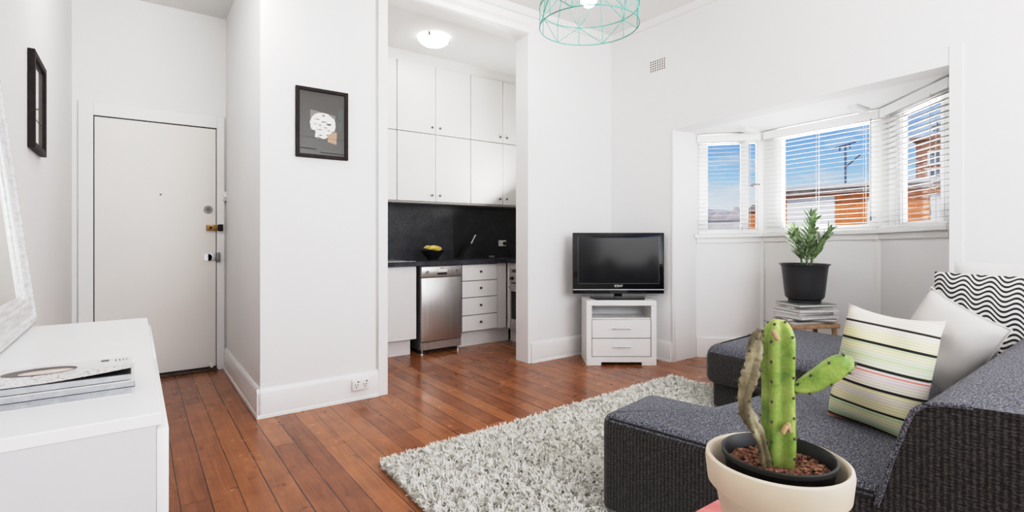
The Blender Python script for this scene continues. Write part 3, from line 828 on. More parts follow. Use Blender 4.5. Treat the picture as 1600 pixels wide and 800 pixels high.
for (a, c, ra, rc, s_) in ((0.40, 0.44, .05, .006, 1), (0.53, 0.47, .055, .008, 2), (0.45, 0.52, .03, .007, 3), (0.63, 0.50, .05, .016, 4), (0.56, 0.55, .035, .006, 5), (0.44, 0.585, .06, .006, 6), (0.33, 0.61, .05, .014, 7), (0.62, 0.59, .04, .006, 8), (0.46, 0.665, .04, .008, 9), (0.42, 0.70, .03, .008, 10), (0.52, 0.38, .03, .010, 12), (0.36, 0.51, .03, .005, 13)):
    b = B(); blob(b, a, c, ra, rc, YB - 0.0110, 12, 0.25, s_); part('dark_mark', b, INK, pr)
for (a0, a1, c, hh) in ((0.07, 0.38, 0.86, .012), (0.45, 0.93, 0.905, .012), (0.5, 0.93, 0.945, .006), (0.07, 0.4, 0.70, .004), (0.6, 0.93, 0.70, .004)):
    b = B(); b.face([pt(a0, c, YB - 0.0105), pt(a1, c + 0.018 * (a1 - a0), YB - 0.0105), pt(a1, c + hh + 0.018 * (a1 - a0), YB - 0.0105), pt(a0, c + hh, YB - 0.0105)]); part('dark_line', b, M['gap'], pr)
b = B(); b.face([pt(*q, YB - 0.0105) for q in ((0.81, 0.25), (0.91, 0.26), (0.91, 0.42), (0.81, 0.41))]); b.face([pt(*q, YB - 0.0105) for q in ((0.79, 0.45), (0.90, 0.43), (0.85, 0.60))])
part('green_shapes', b, simple('print_green', (0.06, 0.075, 0.065), 0.3), pr)

# frame on left wall
yA, yC = 3.10, 3.475; zA, zC = 1.55, 1.99
root = thing('framed_picture', 'black box framed picture hanging on the left wall of the hall, seen edge on', 'picture', (XL, (yA + yC) / 2, zA))
b = B(); dp = 0.026; fw = 0.028
for q in ((yA, yA + fw, zA, zC), (yC - fw, yC, zA, zC), (yA + fw, yC - fw, zA, zA + fw), (yA + fw, yC - fw, zC - fw, zC)):
    b.box(XL + 0.001, XL + dp, q[0], q[1], q[2], q[3], 0.002, 1)
part('picture_frame', b, M['frame'], root)
pr = part('print_sheet', B().box(XL + 0.002, XL + 0.012, yA + fw, yC - fw, zA + fw, zC - fw), M['print_light'], root)
part('dark_line', B().box(XL + 0.0118, XL + 0.0124, yA + fw, yC - fw, zA + 0.145, zA + 0.150), M['frame'], pr)

# socket on block skirting
p = blockpt(562.5, 600, YB - 0.02)
root = thing('power_socket', 'white double power socket on the skirting left of the kitchen opening', 'socket', (p.x, YB - 0.018, p.z))
part('socket_plate', B().box(p.x - 0.062, p.x + 0.055, YB - 0.045, YB - 0.018, p.z - 0.036, p.z + 0.036, 0.004), M['whiteplastic'], root)
b = B()
for cx in (-0.033, 0.027):
    for (dx, dz, rot) in ((-0.009, 0.004, 0.5), (0.009, 0.004, -0.5), (0, -0.012, 0)):
        part('socket_slot', B().box(p.x + cx + dx - 0.0022, p.x + cx + dx + 0.0022, YB - 0.0458, YB - 0.044, p.z + dz - 0.006, p.z + dz + 0.006), M['darkmetal'], root)
    part('socket_switch', B().box(p.x + cx - 0.006 + 0.012, p.x + cx + 0.006 + 0.012, YB - 0.047, YB - 0.044, p.z + 0.020, p.z + 0.028), M['darkmetal'], root)

# ================================================================== KITCHEN
YF = 4.56; YPL = 4.63; YKB = 5.146
def knob(b, x, y, z):
    b.cyl((x, y, z), (x, y - 0.016, z), 0.005, n=10); b.box(x - 0.011, x + 0.011, y - 0.028, y - 0.014, z - 0.011, z + 0.011, 0.003, 1)
# upper cabinets: two tiers
UX = [2.12, 2.555, 2.99, 3.425, 3.86]; YU = 4.83
tiers = [(1.52, 2.224, 'lower tier'), (2.230, 2.94, 'upper tier')]
for ti, (za, zb, tn) in enumerate(tiers):
    units = [((1.69, 2.117), 'narrow white wall cabinet at the left end, %s above the splashback' % tn),
             ((2.123, 2.987), 'wide white double door wall cabinet, %s, above the dishwasher' % tn),
             ((2.993, 3.857), 'white double door wall cabinet, %s, next to the right jamb of the opening' % tn)]
    for ui, ((xa, xb), lab) in enumerate(units):
        root = thing('wall_cabinet', lab, 'cabinet', ((xa + xb) / 2, YKB, za), group='white wall cabinets over the kitchen bench')
        part('carcass', B().box(xa, xb, YU + 0.02, YKB, za, zb), M['cabinet'], root)
        ds = [(xa, xb)] if ui == 0 else [(xa, (xa + xb) / 2 - 0.0015), ((xa + xb) / 2 + 0.0015, xb)]
        for di, (da, db) in enumerate(ds):
            dr = part('door', B().box(da + 0.001, db - 0.001, YU, YU + 0.018, za + 0.001, zb - 0.001, 0.0015, 1), M['cabinet'], root)
            kx = (da + 0.045) if (di == 1 or ui == 0) else (db - 0.045)
            kb = B(); knob(kb, kx, YU, za + 0.065)
            part('knob', kb, M['knob'], dr)
b = B(); b.box(1.69, 3.86, YU + 0.01, YKB, 2.942, HCEIL); struct('trim_cabinet_top', b, M['cabinet'])
struct('trim_cabinet_lower', B().box(1.69, 3.86, YU + 0.004, YKB, 1.498, 1.518), simple('under_cabinet_trim', (0.30, 0.29, 0.28), 0.5))
# splashback
SX = 2.94
solo('splashback', B().box(1.5, SX, YKB - 0.02, YKB, 0.907, 1.497), M['splash_l'], 'slate grey splashback panel on the left behind the fruit bowl', 'splashback', (2.2, YKB, 0.907), group='dark splashback panels')
solo('splashback', B().box(SX, 3.95, YKB - 0.024, YKB, 0.907, 1.497), M['splash_r'], 'black splashback panel on the right behind the knife block', 'splashback', (3.4, YKB, 0.907), group='dark splashback panels')
# base units
root = thing('base_cabinet', 'white base cabinet left of the dishwasher', 'cabinet', (1.9, YKB, 0))
part('carcass', B().box(1.62, 2.203, YF + 0.02, YKB, 0.155, 0.866), M['cabinet'], root)
part('door', B().box(1.625, 2.202, YF, YF + 0.018, 0.158, 0.862, 0.0015, 1), M['cabinet'], root)
part('plinth', B().box(1.62, 2.17, YPL, YKB, 0, 0.155), M['cabinet'], root)
# dishwasher
DX = (2.228, 2.678)
root = thing('dishwasher', 'slim stainless steel dishwasher standing under the dark bench', 'dishwasher', (sum(DX) / 2, YKB - 0.3, 0))
part('body', B().box(DX[0], DX[1], 4.53, YKB - 0.04, 0.045, 0.86), simple('grey_metal_case', (0.16, 0.155, 0.15), 0.4, 0.6), root)
dd = part('door', B().box(DX[0] + 0.002, DX[1] - 0.002, 4.50, 4.53, 0.128, 0.750, 0.006), M['steel'], root)
cp = part('control_panel', B().box(DX[0] + 0.002, DX[1] - 0.002, 4.498, 4.53, 0.755, 0.858, 0.006), M['steel'], root)
xc = DX[0] + 0.225
part('display', B().box(xc - 0.052, xc + 0.052, 4.494, 4.499, 0.775, 0.797), M['display'], cp)
part('handle', B().box(xc - 0.055, xc + 0.055, 4.490, 4.499, 0.799, 0.826, 0.003), M['whiteplastic'], cp)
b = B(); b.cyl((DX[0] + 0.06, 4.498, 0.805), (DX[0] + 0.06, 4.484, 0.805), 0.018, 0.016, 20); part('dial', b, M['chrome'], cp)
part('badge', B().box(xc - 0.025, xc + 0.015, 4.4972, 4.4985, 0.838, 0.845), M['darkmetal'], cp)
for k in range(3): part('button', B().cyl((xc + 0.075, 4.498, 0.785 + 0.015 * k), (xc + 0.075, 4.4955, 0.785 + 0.015 * k), 0.003, n=8), M['darkmetal'], cp)
part('button', B().cyl((DX[1] - 0.06, 4.498, 0.81), (DX[1] - 0.06, 4.494, 0.81), 0.007, n=12), M['darkmetal'], cp)
part('kick_panel', B().box(DX[0] + 0.002, DX[1] - 0.002, 4.508, 4.54, 0.045, 0.122, 0.003, 1), M['steel'], root)
for fx in (DX[0] + 0.02, DX[1] - 0.03):
    b = B(); b.cyl((fx, 4.53, 0.0), (fx, 4.53, 0.012), 0.018, 0.016); b.cyl((fx, 4.53, 0.012), (fx, 4.53, 0.05), 0.009); part('foot', b, M['chrome'], root)
part('base_shade', B().box(DX[0] + 0.02, DX[1] - 0.02, 4.62, 4.66, 0.0, 0.05), M['gap'], root)  # dark panel standing for the shade under the dishwasher
# drawers
root = thing('drawer_cabinet', 'white base cabinet of four drawers right of the dishwasher', 'cabinet', (2.95, YKB, 0))
part('carcass', B().box(2.715, 3.275, YF + 0.02, YKB, 0.155, 0.866), M['cabinet'], root)
zs = [0.163, 0.331, 0.516, 0.690, 0.862]
for k in range(4):
    d_ = part('drawer', B().box(2.718, 3.158, YF - 0.002, YF + 0.02, zs[k] + 0.003, zs[k + 1] - 0.004, 0.0015, 1), M['cabinet'], root)
    kb = B(); knob(kb, 2.938, YF - 0.002, (zs[k] + zs[k + 1]) / 2 + 0.008); part('knob', kb, M['darkmetal'], d_)
part('end_panel', B().box(3.163, 3.278, YF + 0.002, YF + 0.02, 0.160, 0.862), M['cabinet'], root)
part('plinth', B().box(2.70, 3.36, YPL, YKB, 0, 0.155), M['cabinet'], root)
part('drawer_shade', B().box(2.716, 3.162, YF + 0.012, YF + 0.0205, 0.160, 0.864), M['gap'], root)  # dark sheet behind the fronts, paints the shade between drawers
# return run with oven
root = thing('corner_cabinet', 'white return cabinet in the kitchen corner around the oven', 'cabinet', (3.6, 4.2, 0))
part('carcass', B().box(3.31, 3.95, 3.86, 4.555, 0.80, 0.866), M['cabinet'], root)
part('corner_stile', B().box(3.29, 3.33, 4.515, 4.555, 0.155, 0.866), M['cabinet'], root)
part('plinth', B().box(3.365, 3.95, 3.86, 4.60, 0, 0.13), M['cabinet'], root)
part('side_panel', B().box(3.31, 3.95, 3.855, 3.875, 0.13, 0.80), M['cabinet'], root)
root = thing('oven', 'built in oven half hidden by the right jamb of the kitchen opening', 'oven', (3.6, 4.2, 0.13))
part('body', B().box(3.32, 3.92, 3.90, 4.505, 0.14, 0.79), simple('oven_case', (0.1, 0.1, 0.1), 0.4), root)
pn = part('control_panel', B().box(3.295, 3.32, 3.90, 4.512, 0.655, 0.765, 0.003, 1), M['steel'], root)
for k in range(5): part('knob', B().cyl((3.295, 4.465 - 0.12 * k, 0.70), (3.268, 4.465 - 0.12 * k, 0.70), 0.020, 0.016, 18), M['black'], pn)
dd = part('door', B().box(3.295, 3.32, 3.90, 4.512, 0.145, 0.640, 0.003, 1), M['steel'], root)
part('glass', B().box(3.292, 3.296, 3.96, 4.485, 0.26, 0.56), M['gloss'], dd)
b = B(); b.cyl((3.262, 3.93, 0.605), (3.262, 4.49, 0.605), 0.009); b.cyl((3.262, 3.97, 0.605), (3.30, 3.97, 0.605), 0.006); b.cyl((3.262, 4.46, 0.605), (3.30, 4.46, 0.605), 0.006)
part('handle', b, M['chrome'], dd)
# worktop (L shape)
b = B(); b.prism([(1.50, 4.53), (3.255, 4.53), (3.255, 3.845), (3.955, 3.845), (3.955, 5.13), (1.50, 5.13)], 'z', 0.867, 0.907)
solo('worktop', b, M['bench'], 'dark stone worktop running round the kitchen corner', 'worktop', (2.6, 4.9, 0.867))
b = B(); b.box(1.55, 2.19, 4.545, 4.98, 0.907, 0.915, 0.003, 1)
root = thing('sink', 'thin steel sink rim on the left of the dark worktop', 'sink', (1.9, 4.8, 0.907))
part('rim', b, M['chrome'], root)
part('basin', B().box(1.62, 2.12, 4.60, 4.93, 0.9145, 0.9158), M['steel'], root)
# fruit bowl with bananas
bp_ = Vector((2.52, 4.82, 0.907))
rr = ray(676, 398); kk = 4.80 / rr.y; bp_ = Vector((rr.x * kk, 4.80, 0.907))
prof = [(0, 0), (0.055, 0), (0.057, 0.012), (0.07, 0.03), (0.11, 0.075), (0.125, 0.097), (0.121, 0.099), (0.105, 0.078), (0.065, 0.036), (0.04, 0.022), (0, 0.02)]
solo('fruit_bowl', B().lathe(prof, (0, 0, 0), 40), M['bowl'], 'black footed fruit bowl holding bananas on the worktop', 'bowl', tuple(bp_), local=True)
def banana(seed):
    rnd = random.Random(seed); pts = []; rad = []
    for k in range(13):
        t = k / 12; a = (t - 0.5) * 1.5
        pts.append(Vector((math.sin(a) * 0.105, rnd.uniform(-.001, .001), 0.105 * math.cos(a) * 0.55)))
        rad.append(0.019 * min(1, 0.30 + 1.5 * math.sin(PI * min(max(t, .03), .97)) ** 0.8))
    rad[0] = 0.005; rad[-1] = 0.006; rad[1] = 0.008
    return pts, rad
bl = ['yellow banana at the front of the black fruit bowl', 'yellow banana lying across the middle of the black fruit bowl', 'yellow banana at the back of the black fruit bowl, stem sticking up']
for k, (dx, dy, dz, rz) in enumerate(((-0.02, -0.050, 0.066, 0.10), (0.02, -0.006, 0.076, -0.10), (-0.02, 0.040, 0.074, 0.14))):
    pts, rad = banana(k); loc = bp_ + Vector((dx, dy, dz))
    rot = Matrix.Rotation(rz, 3, 'Z') @ Matrix.Rotation(0.16, 3, 'Y')
    root = thing('banana', bl[k], 'banana', tuple(loc), group='bananas in the fruit bowl')
    part('fruit', B().tube([rot @ p for p in pts], rad, 10), M['banana'], root, local=True)
    part('stem', B().tube([rot @ (pts[0] + Vector((-0.022, 0, -0.012))), rot @ pts[0]], [0.004, 0.0055], 8), M['spine'], root, local=True)
rr = ray(681, 380); kk = 4.86 / rr.y
solo('avocado', B().lathe([(0, -0.035), (0.02, -0.032), (0.034, -0.012), (0.033, 0.008), (0.02, 0.032), (0, 0.038)], (0, 0, 0), 20), M['bowl'], 'dark round fruit behind the bananas in the bowl', 'fruit', (bp_.x + 0.035, bp_.y + 0.085, 0.907 + 0.125), local=True)
# knife block
rr = ray(726, 402); kk = 5.0 / rr.y; kx = rr.x * kk
root = thing('knife_block', 'slanted black knife block standing against the black splashback', 'knife block', (kx, 5.0, 0.907))
part('block', B().prism([(-0.065, 0.0), (0.035, 0.0), (0.115, 0.135), (0.045, 0.175)], 'y', -0.05, 0.05), simple('black_wood', (0.008, 0.008, 0.008), 0.5), root, local=True)
part('foot', B().box(-0.075, 0.05, -0.052, 0.052, 0.0, 0.008), M['black'], root, local=True)
b = B(); b.tube([(0.078, 0, 0.150), (0.125, 0, 0.235), (0.137, 0, 0.256), (0.15, 0, 0.262)], [0.012, 0.011, 0.013, 0.010], 10)
solo('knife', b, M['chrome'], 'knife with a steel handle standing in the black knife block', 'knife', (kx, 5.0, 0.907), local=True)
# outlet with plug on black splash
def splashpt(u, v):
    r = ray(u, v); k = (YKB - 0.026) / r.y
    return Vector((r.x * k, YKB - 0.026, CAMH + r.z * k))
p = splashpt(784.5, 380)
root = thing('power_socket', 'white power socket on the black kitchen splashback', 'socket', tuple(p))
part('socket_plate', B().box(p.x - 0.055, p.x + 0.055, p.y - 0.012, p.y + 0.002, p.z - 0.036, p.z + 0.036, 0.003), M['whiteplastic'], root)
b = B()
for dx in (-0.034, -0.016): part('socket_slot', B().box(p.x + dx - 0.002, p.x + dx + 0.002, p.y - 0.0128, p.y - 0.011, p.z - 0.006, p.z + 0.008), M['darkmetal'], root)
root = thing('power_plug', 'black plug and lead in the splashback socket', 'plug', (p.x + 0.025, p.y - 0.012, p.z))
part('plug_body', B().cyl((p.x + 0.025, p.y - 0.012, p.z - 0.002), (p.x + 0.025, p.y - 0.05, p.z - 0.002), 0.023, 0.019, 18), M['black'], root)
part('lead', B().tube([(p.x + 0.025, p.y - 0.05, p.z - 0.004), (p.x + 0.05, p.y - 0.07, p.z - 0.03), (p.x + 0.08, p.y - 0.06, p.z - 0.08), (p.x + 0.11, p.y - 0.07, 0.912)], 0.005, 8), M['black'], root)
# small bits on the bench
p = splashpt(763, 397); solo('sponge', B().box(p.x - 0.035, p.x + 0.035, p.y - 0.09, p.y - 0.05, 0.907, 0.925, 0.006), simple('grey_sponge', (0.22, 0.22, 0.21), 0.9, bump=0.3), 'small grey sponge on the worktop below the socket', 'sponge', (p.x, p.y - .07, 0.907))
# kitchen ceiling light
c = at(678, 62, 4.87); c.z = HCEIL
root = thing('ceiling_light', 'round opal glass ceiling light glowing in the kitchen', 'lamp', (c.x, c.y, HCEIL))
part('base_plate', B().cyl((0, 0, 0), (0, 0, -0.02), 0.12, 0.12, 40), M['chrome'], root, local=True)
part('glass_dome', B().lathe([(0.145, -0.018), (0.147, -0.026), (0.135, -0.048), (0.10, -0.072), (0.05, -0.086), (0, -0.09)], (0, 0, 0), 44), M['lampglass'], root, local=True)
for k in range(3):
    a = -0.25 + 2 * PI * k / 3
    part('clip', B().box(-0.007, 0.007, -0.007, 0.007, -0.038, -0.004, 0.002, 1, Matrix.Translation((0.147 * math.cos(a), 0.147 * math.sin(a), 0))), M['darkmetal'], root, local=True)

# ================================================================== TV AND ITS CABINET
camrot = -YAW   # local +x = camera right, +y = away from the camera
f0 = 4.577; lat = 0.214 * f0
tvc = FWD * f0 + RGT * lat
root = thing('tv_cabinet', 'white TV cabinet with open shelf and two drawers standing across the room corner', 'cabinet', (tvc.x, tvc.y, 0), camrot)
w2 = 0.312; dpt = 0.335; H = 0.578
b = B(); b.box(-w2, w2, 0, dpt, H - 0.045, H, 0.003, 1)
b.box(-w2, -w2 + 0.045, 0.002, dpt, 0.0, H - 0.045); b.box(w2 - 0.045, w2, 0.002, dpt, 0.0, H - 0.045)
b.box(-w2 + 0.045, w2 - 0.045, dpt - 0.015, dpt, 0.06, H - 0.045)
b.box(-w2 + 0.045, w2 - 0.045, 0.02, dpt - 0.015, 0.405, 0.42)
part('carcass', b, M['cabinet'], root, local=True)
b = B(); b.box(-w2 + 0.045, w2 - 0.045, 0.002, 0.03, 0.028, 0.075); b.box(-w2 + 0.045, -w2 + 0.13, 0.002, 0.03, 0.0, 0.03); b.box(w2 - 0.13, w2 - 0.045, 0.002, 0.03, 0.0, 0.03)
part('plinth', b, M['cabinet'], root, local=True)
part('base_shade', B().box(-w2 + 0.046, w2 - 0.046, 0.20, 0.205, 0.0, 0.06), M['gap'], root, local=True)  # dark sheet standing for the shade beneath the cabinet
for (za, zb) in ((0.080, 0.236), (0.243, 0.405)):
    d_ = part('drawer', B().box(-w2 + 0.050, w2 - 0.050, 0.006, 0.3, za, zb, 0.002, 1), M['cabinet'], root, local=True)
    zc_ = (za + zb) / 2 + 0.012
    hb = B(); hb.cyl((-0.08, -0.022, zc_), (0.08, -0.022, zc_), 0.006, n=12); hb.cyl((-0.065, -0.022, zc_), (-0.065, 0.008, zc_), 0.004); hb.cyl((0.065, -0.022, zc_), (0.065, 0.008, zc_), 0.004)
    part('handle', hb, M['silver'], d_, local=True)
part('drawer_shade', B().box(-w2 + 0.046, w2 - 0.046, 0.02, 0.025, 0.076, 0.41), simple('drawer_shadow', (0.25, 0.24, 0.23), 0.8), root, local=True)  # grey sheet, shade round the drawers put into its colour
# TV
ft = 4.70; tp = FWD * ft + RGT * (0.2081 * ft)
root = thing('television', 'black flat screen television standing on the white corner cabinet', 'television', (tp.x, tp.y, H), camrot)
wz = 0.42; zb, zt = 0.627 - H, 1.188 - H
part('cabinet_shell', B().box(-wz, wz, 0.0, 0.055, zb, zt, 0.008), M['gloss'], root, local=True)
part('rear_housing', B().box(-0.28, 0.28, 0.05, 0.095, zb + 0.06, zt - 0.10, 0.02), M['black'], root, local=True)
sc_ = part('screen', B().box(-wz + 0.052, wz - 0.052, -0.003, 0.004, zb + 0.098, zt - 0.048), M['screen'], root, local=True)
b = B()
for q in ((-wz + 0.046, -wz + 0.052, zb + 0.09, zt - 0.042), (wz - 0.052, wz - 0.046, zb + 0.09, zt - 0.042), (-wz + 0.046, wz - 0.046, zb + 0.09, zb + 0.098)):
    b.box(q[0], q[1], -0.003, 0.003, q[2], q[3])
part('screen_bezel', b, simple('bezel_edge', (0.05, 0.05, 0.055), 0.2), root, local=True)
part('silver_strip', B().box(-wz + 0.004, wz - 0.004, -0.004, 0.004, zb + 0.034, zb + 0.042), M['silver'], root, local=True)
b = B(); b.box(-0.035, 0.035, 0.015, 0.05, -0.0, zb + 0.03); part('stand_neck', b, M['gloss'], root, local=True)
b = B(); b.prism([(-0.22, -0.075), (0.22, -0.075), (0.25, 0.085), (-0.25, 0.085)], 'z', 0.0, 0.014); part('stand_base', b, M['gloss'], root, local=True)
part('speaker_bar', B().box(-0.08, 0.08, -0.0045, 0.004, zb + 0.002, zb + 0.03), M['black'], root, local=True)
cu = bpy.data.curves.new('logo_text', 'FONT'); cu.body = 'SONY'; cu.size = 0.030; cu.extrude = 0.0006; cu.align_x = 'CENTER'
to = bpy.data.objects.new('logo_tmp', cu); COL.objects.link(to)
bpy.context.view_layer.update()
me = bpy.data.meshes.new_from_object(to.evaluated_get(bpy.context.evaluated_depsgraph_get()))
bpy.data.objects.remove(to)
me.transform(Matrix.Translation((0, -0.0015, zb + 0.062)) @ Matrix.Rotation(PI / 2, 4, 'X'))
lo = bpy.data.objects.new('logo', me); COL.objects.link(lo); lo.parent = root; me.materials.append(M['whiteplastic'])
# cable beside TV base
q = FWD * (4.577 + 0.20) + RGT * (0.262 * 4.777)
b = B(); b.tube([(q.x, q.y, H + 0.004), (q.x + 0.03, q.y + 0.01, H + 0.02), (q.x + 0.06, q.y + 0.02, H + 0.012), (q.x + 0.09, q.y - 0.03, H + 0.004)], 0.0035, 8)
solo('tv_cable', b, M['whiteplastic'], 'short white cable lying on the TV cabinet right of the TV foot', 'cable', (q.x, q.y, H))

# ================================================================== PENDANT CAGE LAMP
pf = 2.29
pc = at(920, 42, pf)
root = thing('pendant_lamp', 'mint green wire cage pendant lamp with a glowing bulb', 'lamp', (pc.x, pc.y, pc.z))
b = B(); R0 = 0.220; r = 0.0024; NB = 12
h1, h2, h3 = 0.085, 0.22, 0.34
levels = [(R0, 0.0), (R0, h1), (0.185, h2), (0.085, h3)]
for R_, z_ in levels: b.torus((0, 0, z_), R_, r, 56, 6)
off = math.radians(4) + math.atan2(FWD.y, FWD.x)
for k in range(NB):
    a = off + 2 * PI * k / NB
    P = [Vector((R_ * math.cos(a), R_ * math.sin(a), z_)) for R_, z_ in levels]
    for i in range(3): b.cyl(P[i], P[i + 1], r * 0.85, n=6)
    a2 = off + 2 * PI * (k + 1) / NB
    P2 = [Vector((R_ * math.cos(a2), R_ * math.sin(a2), z_)) for R_, z_ in levels]
    if k % 2 == 0:
        b.cyl(P[1], P2[0], r * 0.8, n=6); b.cyl(P[1], P2[2], r * 0.8, n=6)
    else:
        b.cyl(P[0], P2[1], r * 0.8, n=6); b.cyl(P[2], P2[1], r * 0.8, n=6)
part('wire_cage', b, M['mint'], root, local=True)
part('bulb', B().lathe([(0, 0.088), (0.02, 0.092), (0.036, 0.112), (0.041, 0.138), (0.033, 0.175), (0.018, 0.205), (0.014, 0.25), (0, 0.25)], (0, 0, 0), 28), M['bulb'], root, local=True)
part('lamp_holder', B().lathe([(0, 0.25), (0.022, 0.25), (0.022, 0.33), (0.09, 0.335), (0.09, 0.345), (0.01, 0.35), (0, 0.35)], (0, 0, 0), 24), M['mint'], root, local=True)
part('cord', B().cyl((0, 0, 0.35), (0, 0, CEIL - pc.z), 0.004, n=8), M['whiteplastic'], root, local=True)
part('ceiling_rose', B().lathe([(0, CEIL - pc.z), (0.055, CEIL - pc.z), (0.05, CEIL - pc.z - 0.03), (0, CEIL - pc.z - 0.035)], (0, 0, 0), 28), M['whiteplastic'], root, local=True)

# ================================================================== CONSOLE, MIRROR, MAGAZINES
CZ = 0.85; CX = 0.037; CY0, CY1 = 1.06, 2.33
root = thing('chest_of_drawers', 'white glossy chest of drawers against the left wall with magazines on top', 'chest', ((XL + CX) / 2, (CY0 + CY1) / 2, 0))
part('top', B().box(XL + 0.004, CX, CY0, CY1, CZ - 0.022, CZ, 0.002, 1), M['console'], root)
part('carcass', B().box(XL + 0.004, CX - 0.008, CY0 + 0.002, CY1 - 0.002, 0.05, CZ - 0.022), simple('white_lacquer_shaded', (0.66, 0.665, 0.67), 0.3, var=0.01), root)  # lacquer darker than the top, shade put into the colour
part('plinth', B().box(XL + 0.02, CX - 0.03, CY0 + 0.02, CY1 - 0.02, 0, 0.05), M['console'], root)
for k in range(4):
    for j in range(2):
        ya = CY0 + 0.001 + j * (CY1 - CY0) / 2; yb = ya + (CY1 - CY0) / 2 - 0.004
        part('drawer', B().box(CX - 0.008, CX + 0.010, ya, yb, 0.055 + k * 0.193, 0.055 + (k + 1) * 0.193 - 0.004, 0.003), M['console'], root)
# mirror leaning on wall
MY1 = 2.40; MY0 = 1.20; MH = 0.86; lean = math.radians(6.4); mw = 0.105
root = thing('leaning_mirror', 'large mirror in a wide silver moulded frame leaning on the left wall above the chest', 'mirror', (XL + 0.112, (MY0 + MY1) / 2, CZ + 0.004))
rotm = Matrix.Translation((0, 0, 0)) @ Matrix.Rotation(-lean, 4, 'Y')
hw = (MY1 - MY0) / 2
prof = [(0, -0.022), (0, -0.004), (0.010, 0.004), (0.024, 0.004), (0.032, -0.003), (0.050, -0.006), (0.070, -0.002), (0.078, -0.008), (0.092, -0.010), (mw, -0.016), (mw, -0.022)]
b = B(); rings = []
for (sx, sz) in ((-1, 0), (1, 0), (1, 1), (-1, 1)):
    ring = []
    for (o_, d_) in prof:
        y = sx * (hw - o_); z = (o_ if sz == 0 else MH - o_)
        ring.append(b.bm.verts.new(rotm @ Vector((d_, y, z))))
    rings.append(ring)
for i in range(4):
    A_, B_ = rings[i], rings[(i + 1) % 4]
    for j in range(len(prof) - 1): b.bm.faces.new((A_[j], A_[j + 1], B_[j + 1], B_[j]))
fr = part('frame', b, M['mirrorframe'], root, local=True, smooth=25)
b = B(); b.box(-0.022, -0.017, -hw + mw - 0.005, hw - mw + 0.005, mw - 0.005, MH - mw + 0.005, mtx=rotm)
part('mirror_glass', b, M['mirror'], root, local=True)
b = B()
for k in range(64):
    y = -hw + mw - 0.004 + (2 * hw - 2 * mw + 0.008) * k / 63
    pass
for y in (-hw + mw - 0.020, hw - mw + 0.014):
    part('beading', B().box(-0.010, -0.005, y, y + 0.006, mw - 0.014, MH - mw + 0.014, mtx=rotm), M['chrome'], fr, local=True)
# magazines on chest
mags = [('grey edged magazine, lowest of the stack on the white chest', 0.0, 0.0, 0.0), ('grey edged magazine, second from the bottom of the stack on the white chest', 0.004, -0.003, 0.01), ('white magazine with a printed face, topmost of the stack on the white chest', 0.0, 0.0, 0.004)]
mc = Vector((-0.125, 1.305, CZ)); mz = CZ
for k, (lab, dx, dy, rz) in enumerate(mags):
    th = 0.0125
    root = thing('magazine', lab, 'magazine', (mc.x + dx, mc.y + dy, mz), rz, 'magazines stacked on the white chest')
    part('pages', B().box(-0.118, 0.119, -0.083, 0.083, 0.001, th - 0.001), M['paper'], root, local=True)
    if k < 2:
        part('cover', B().box(-0.12, 0.12, -0.085, 0.085, th - 0.001, th), M['whiteprint'], root, local=True)
        part('back_cover', B().box(-0.12, 0.12, -0.085, 0.085, 0.0, 0.001), M['black'] if k else M['whiteprint'], root, local=True)
    else:
        b = B(); nx = 14; ny = 8; g = []
        for j in range(ny + 1):
            row = []
            for i in range(nx + 1):
                x = -0.12 + 0.24 * i / nx; y = -0.085 + 0.17 * j / ny
                lift = 0.010 * max(0, (x + 0.02) / 0.14) ** 1.5 * max(0, 1 - (y + 0.085) / 0.09) ** 1.0 + 0.0015
                row.append(b.bm.verts.new((x, y, th + lift)))
            g.append(row)
        for j in range(ny):
            for i in range(nx): b.bm.faces.new((g[j][i], g[j][i + 1], g[j + 1][i + 1], g[j + 1][i]))
        cv = part('cover', b, M['cover'], root, local=True)
        part('inner_page', B().box(0.0, 0.118, -0.083, 0.0, th - 0.001, th + 0.001), M['black'], root, local=True)
        def ell(cx, cy, rx, ry, z, n=28, a0=0, a1=2 * PI):
            bb = B(); bb.face([(cx + rx * math.cos(a0 + (a1 - a0) * q / n), cy + ry * math.sin(a0 + (a1 - a0) * q / n), z) for q in range(n)]); return bb
        zt_ = th + 0.0022
        part('printed_hair', ell(-0.022, 0.028, 0.055, 0.034, zt_), M['hair'], cv, local=True)
        part('printed_face', ell(-0.012, 0.014, 0.040, 0.019, zt_ + 0.0003), M['skin'], cv, local=True)
        bb = B(); bb.face([(0.068, 0.055, zt_), (0.082, 0.055, zt_), (0.082, 0.072, zt_), (0.068, 0.072, zt_)]); bb.face([(-0.118, 0.02, zt_), (-0.10, 0.012, zt_), (-0.095, 0.02, zt_), (-0.115, 0.032, zt_)])
        for q in range(4): bb.face([(0.092 + 0.006 * q, 0.05, zt_), (0.094 + 0.006 * q, 0.05, zt_), (0.094 + 0.006 * q, 0.065, zt_), (0.092 + 0.006 * q, 0.065, zt_)])
        part('printed_blocks', bb, simple('print_grey_ink', (0.14, 0.13, 0.125), 0.4), cv, local=True)
    mz += th + 0.0005

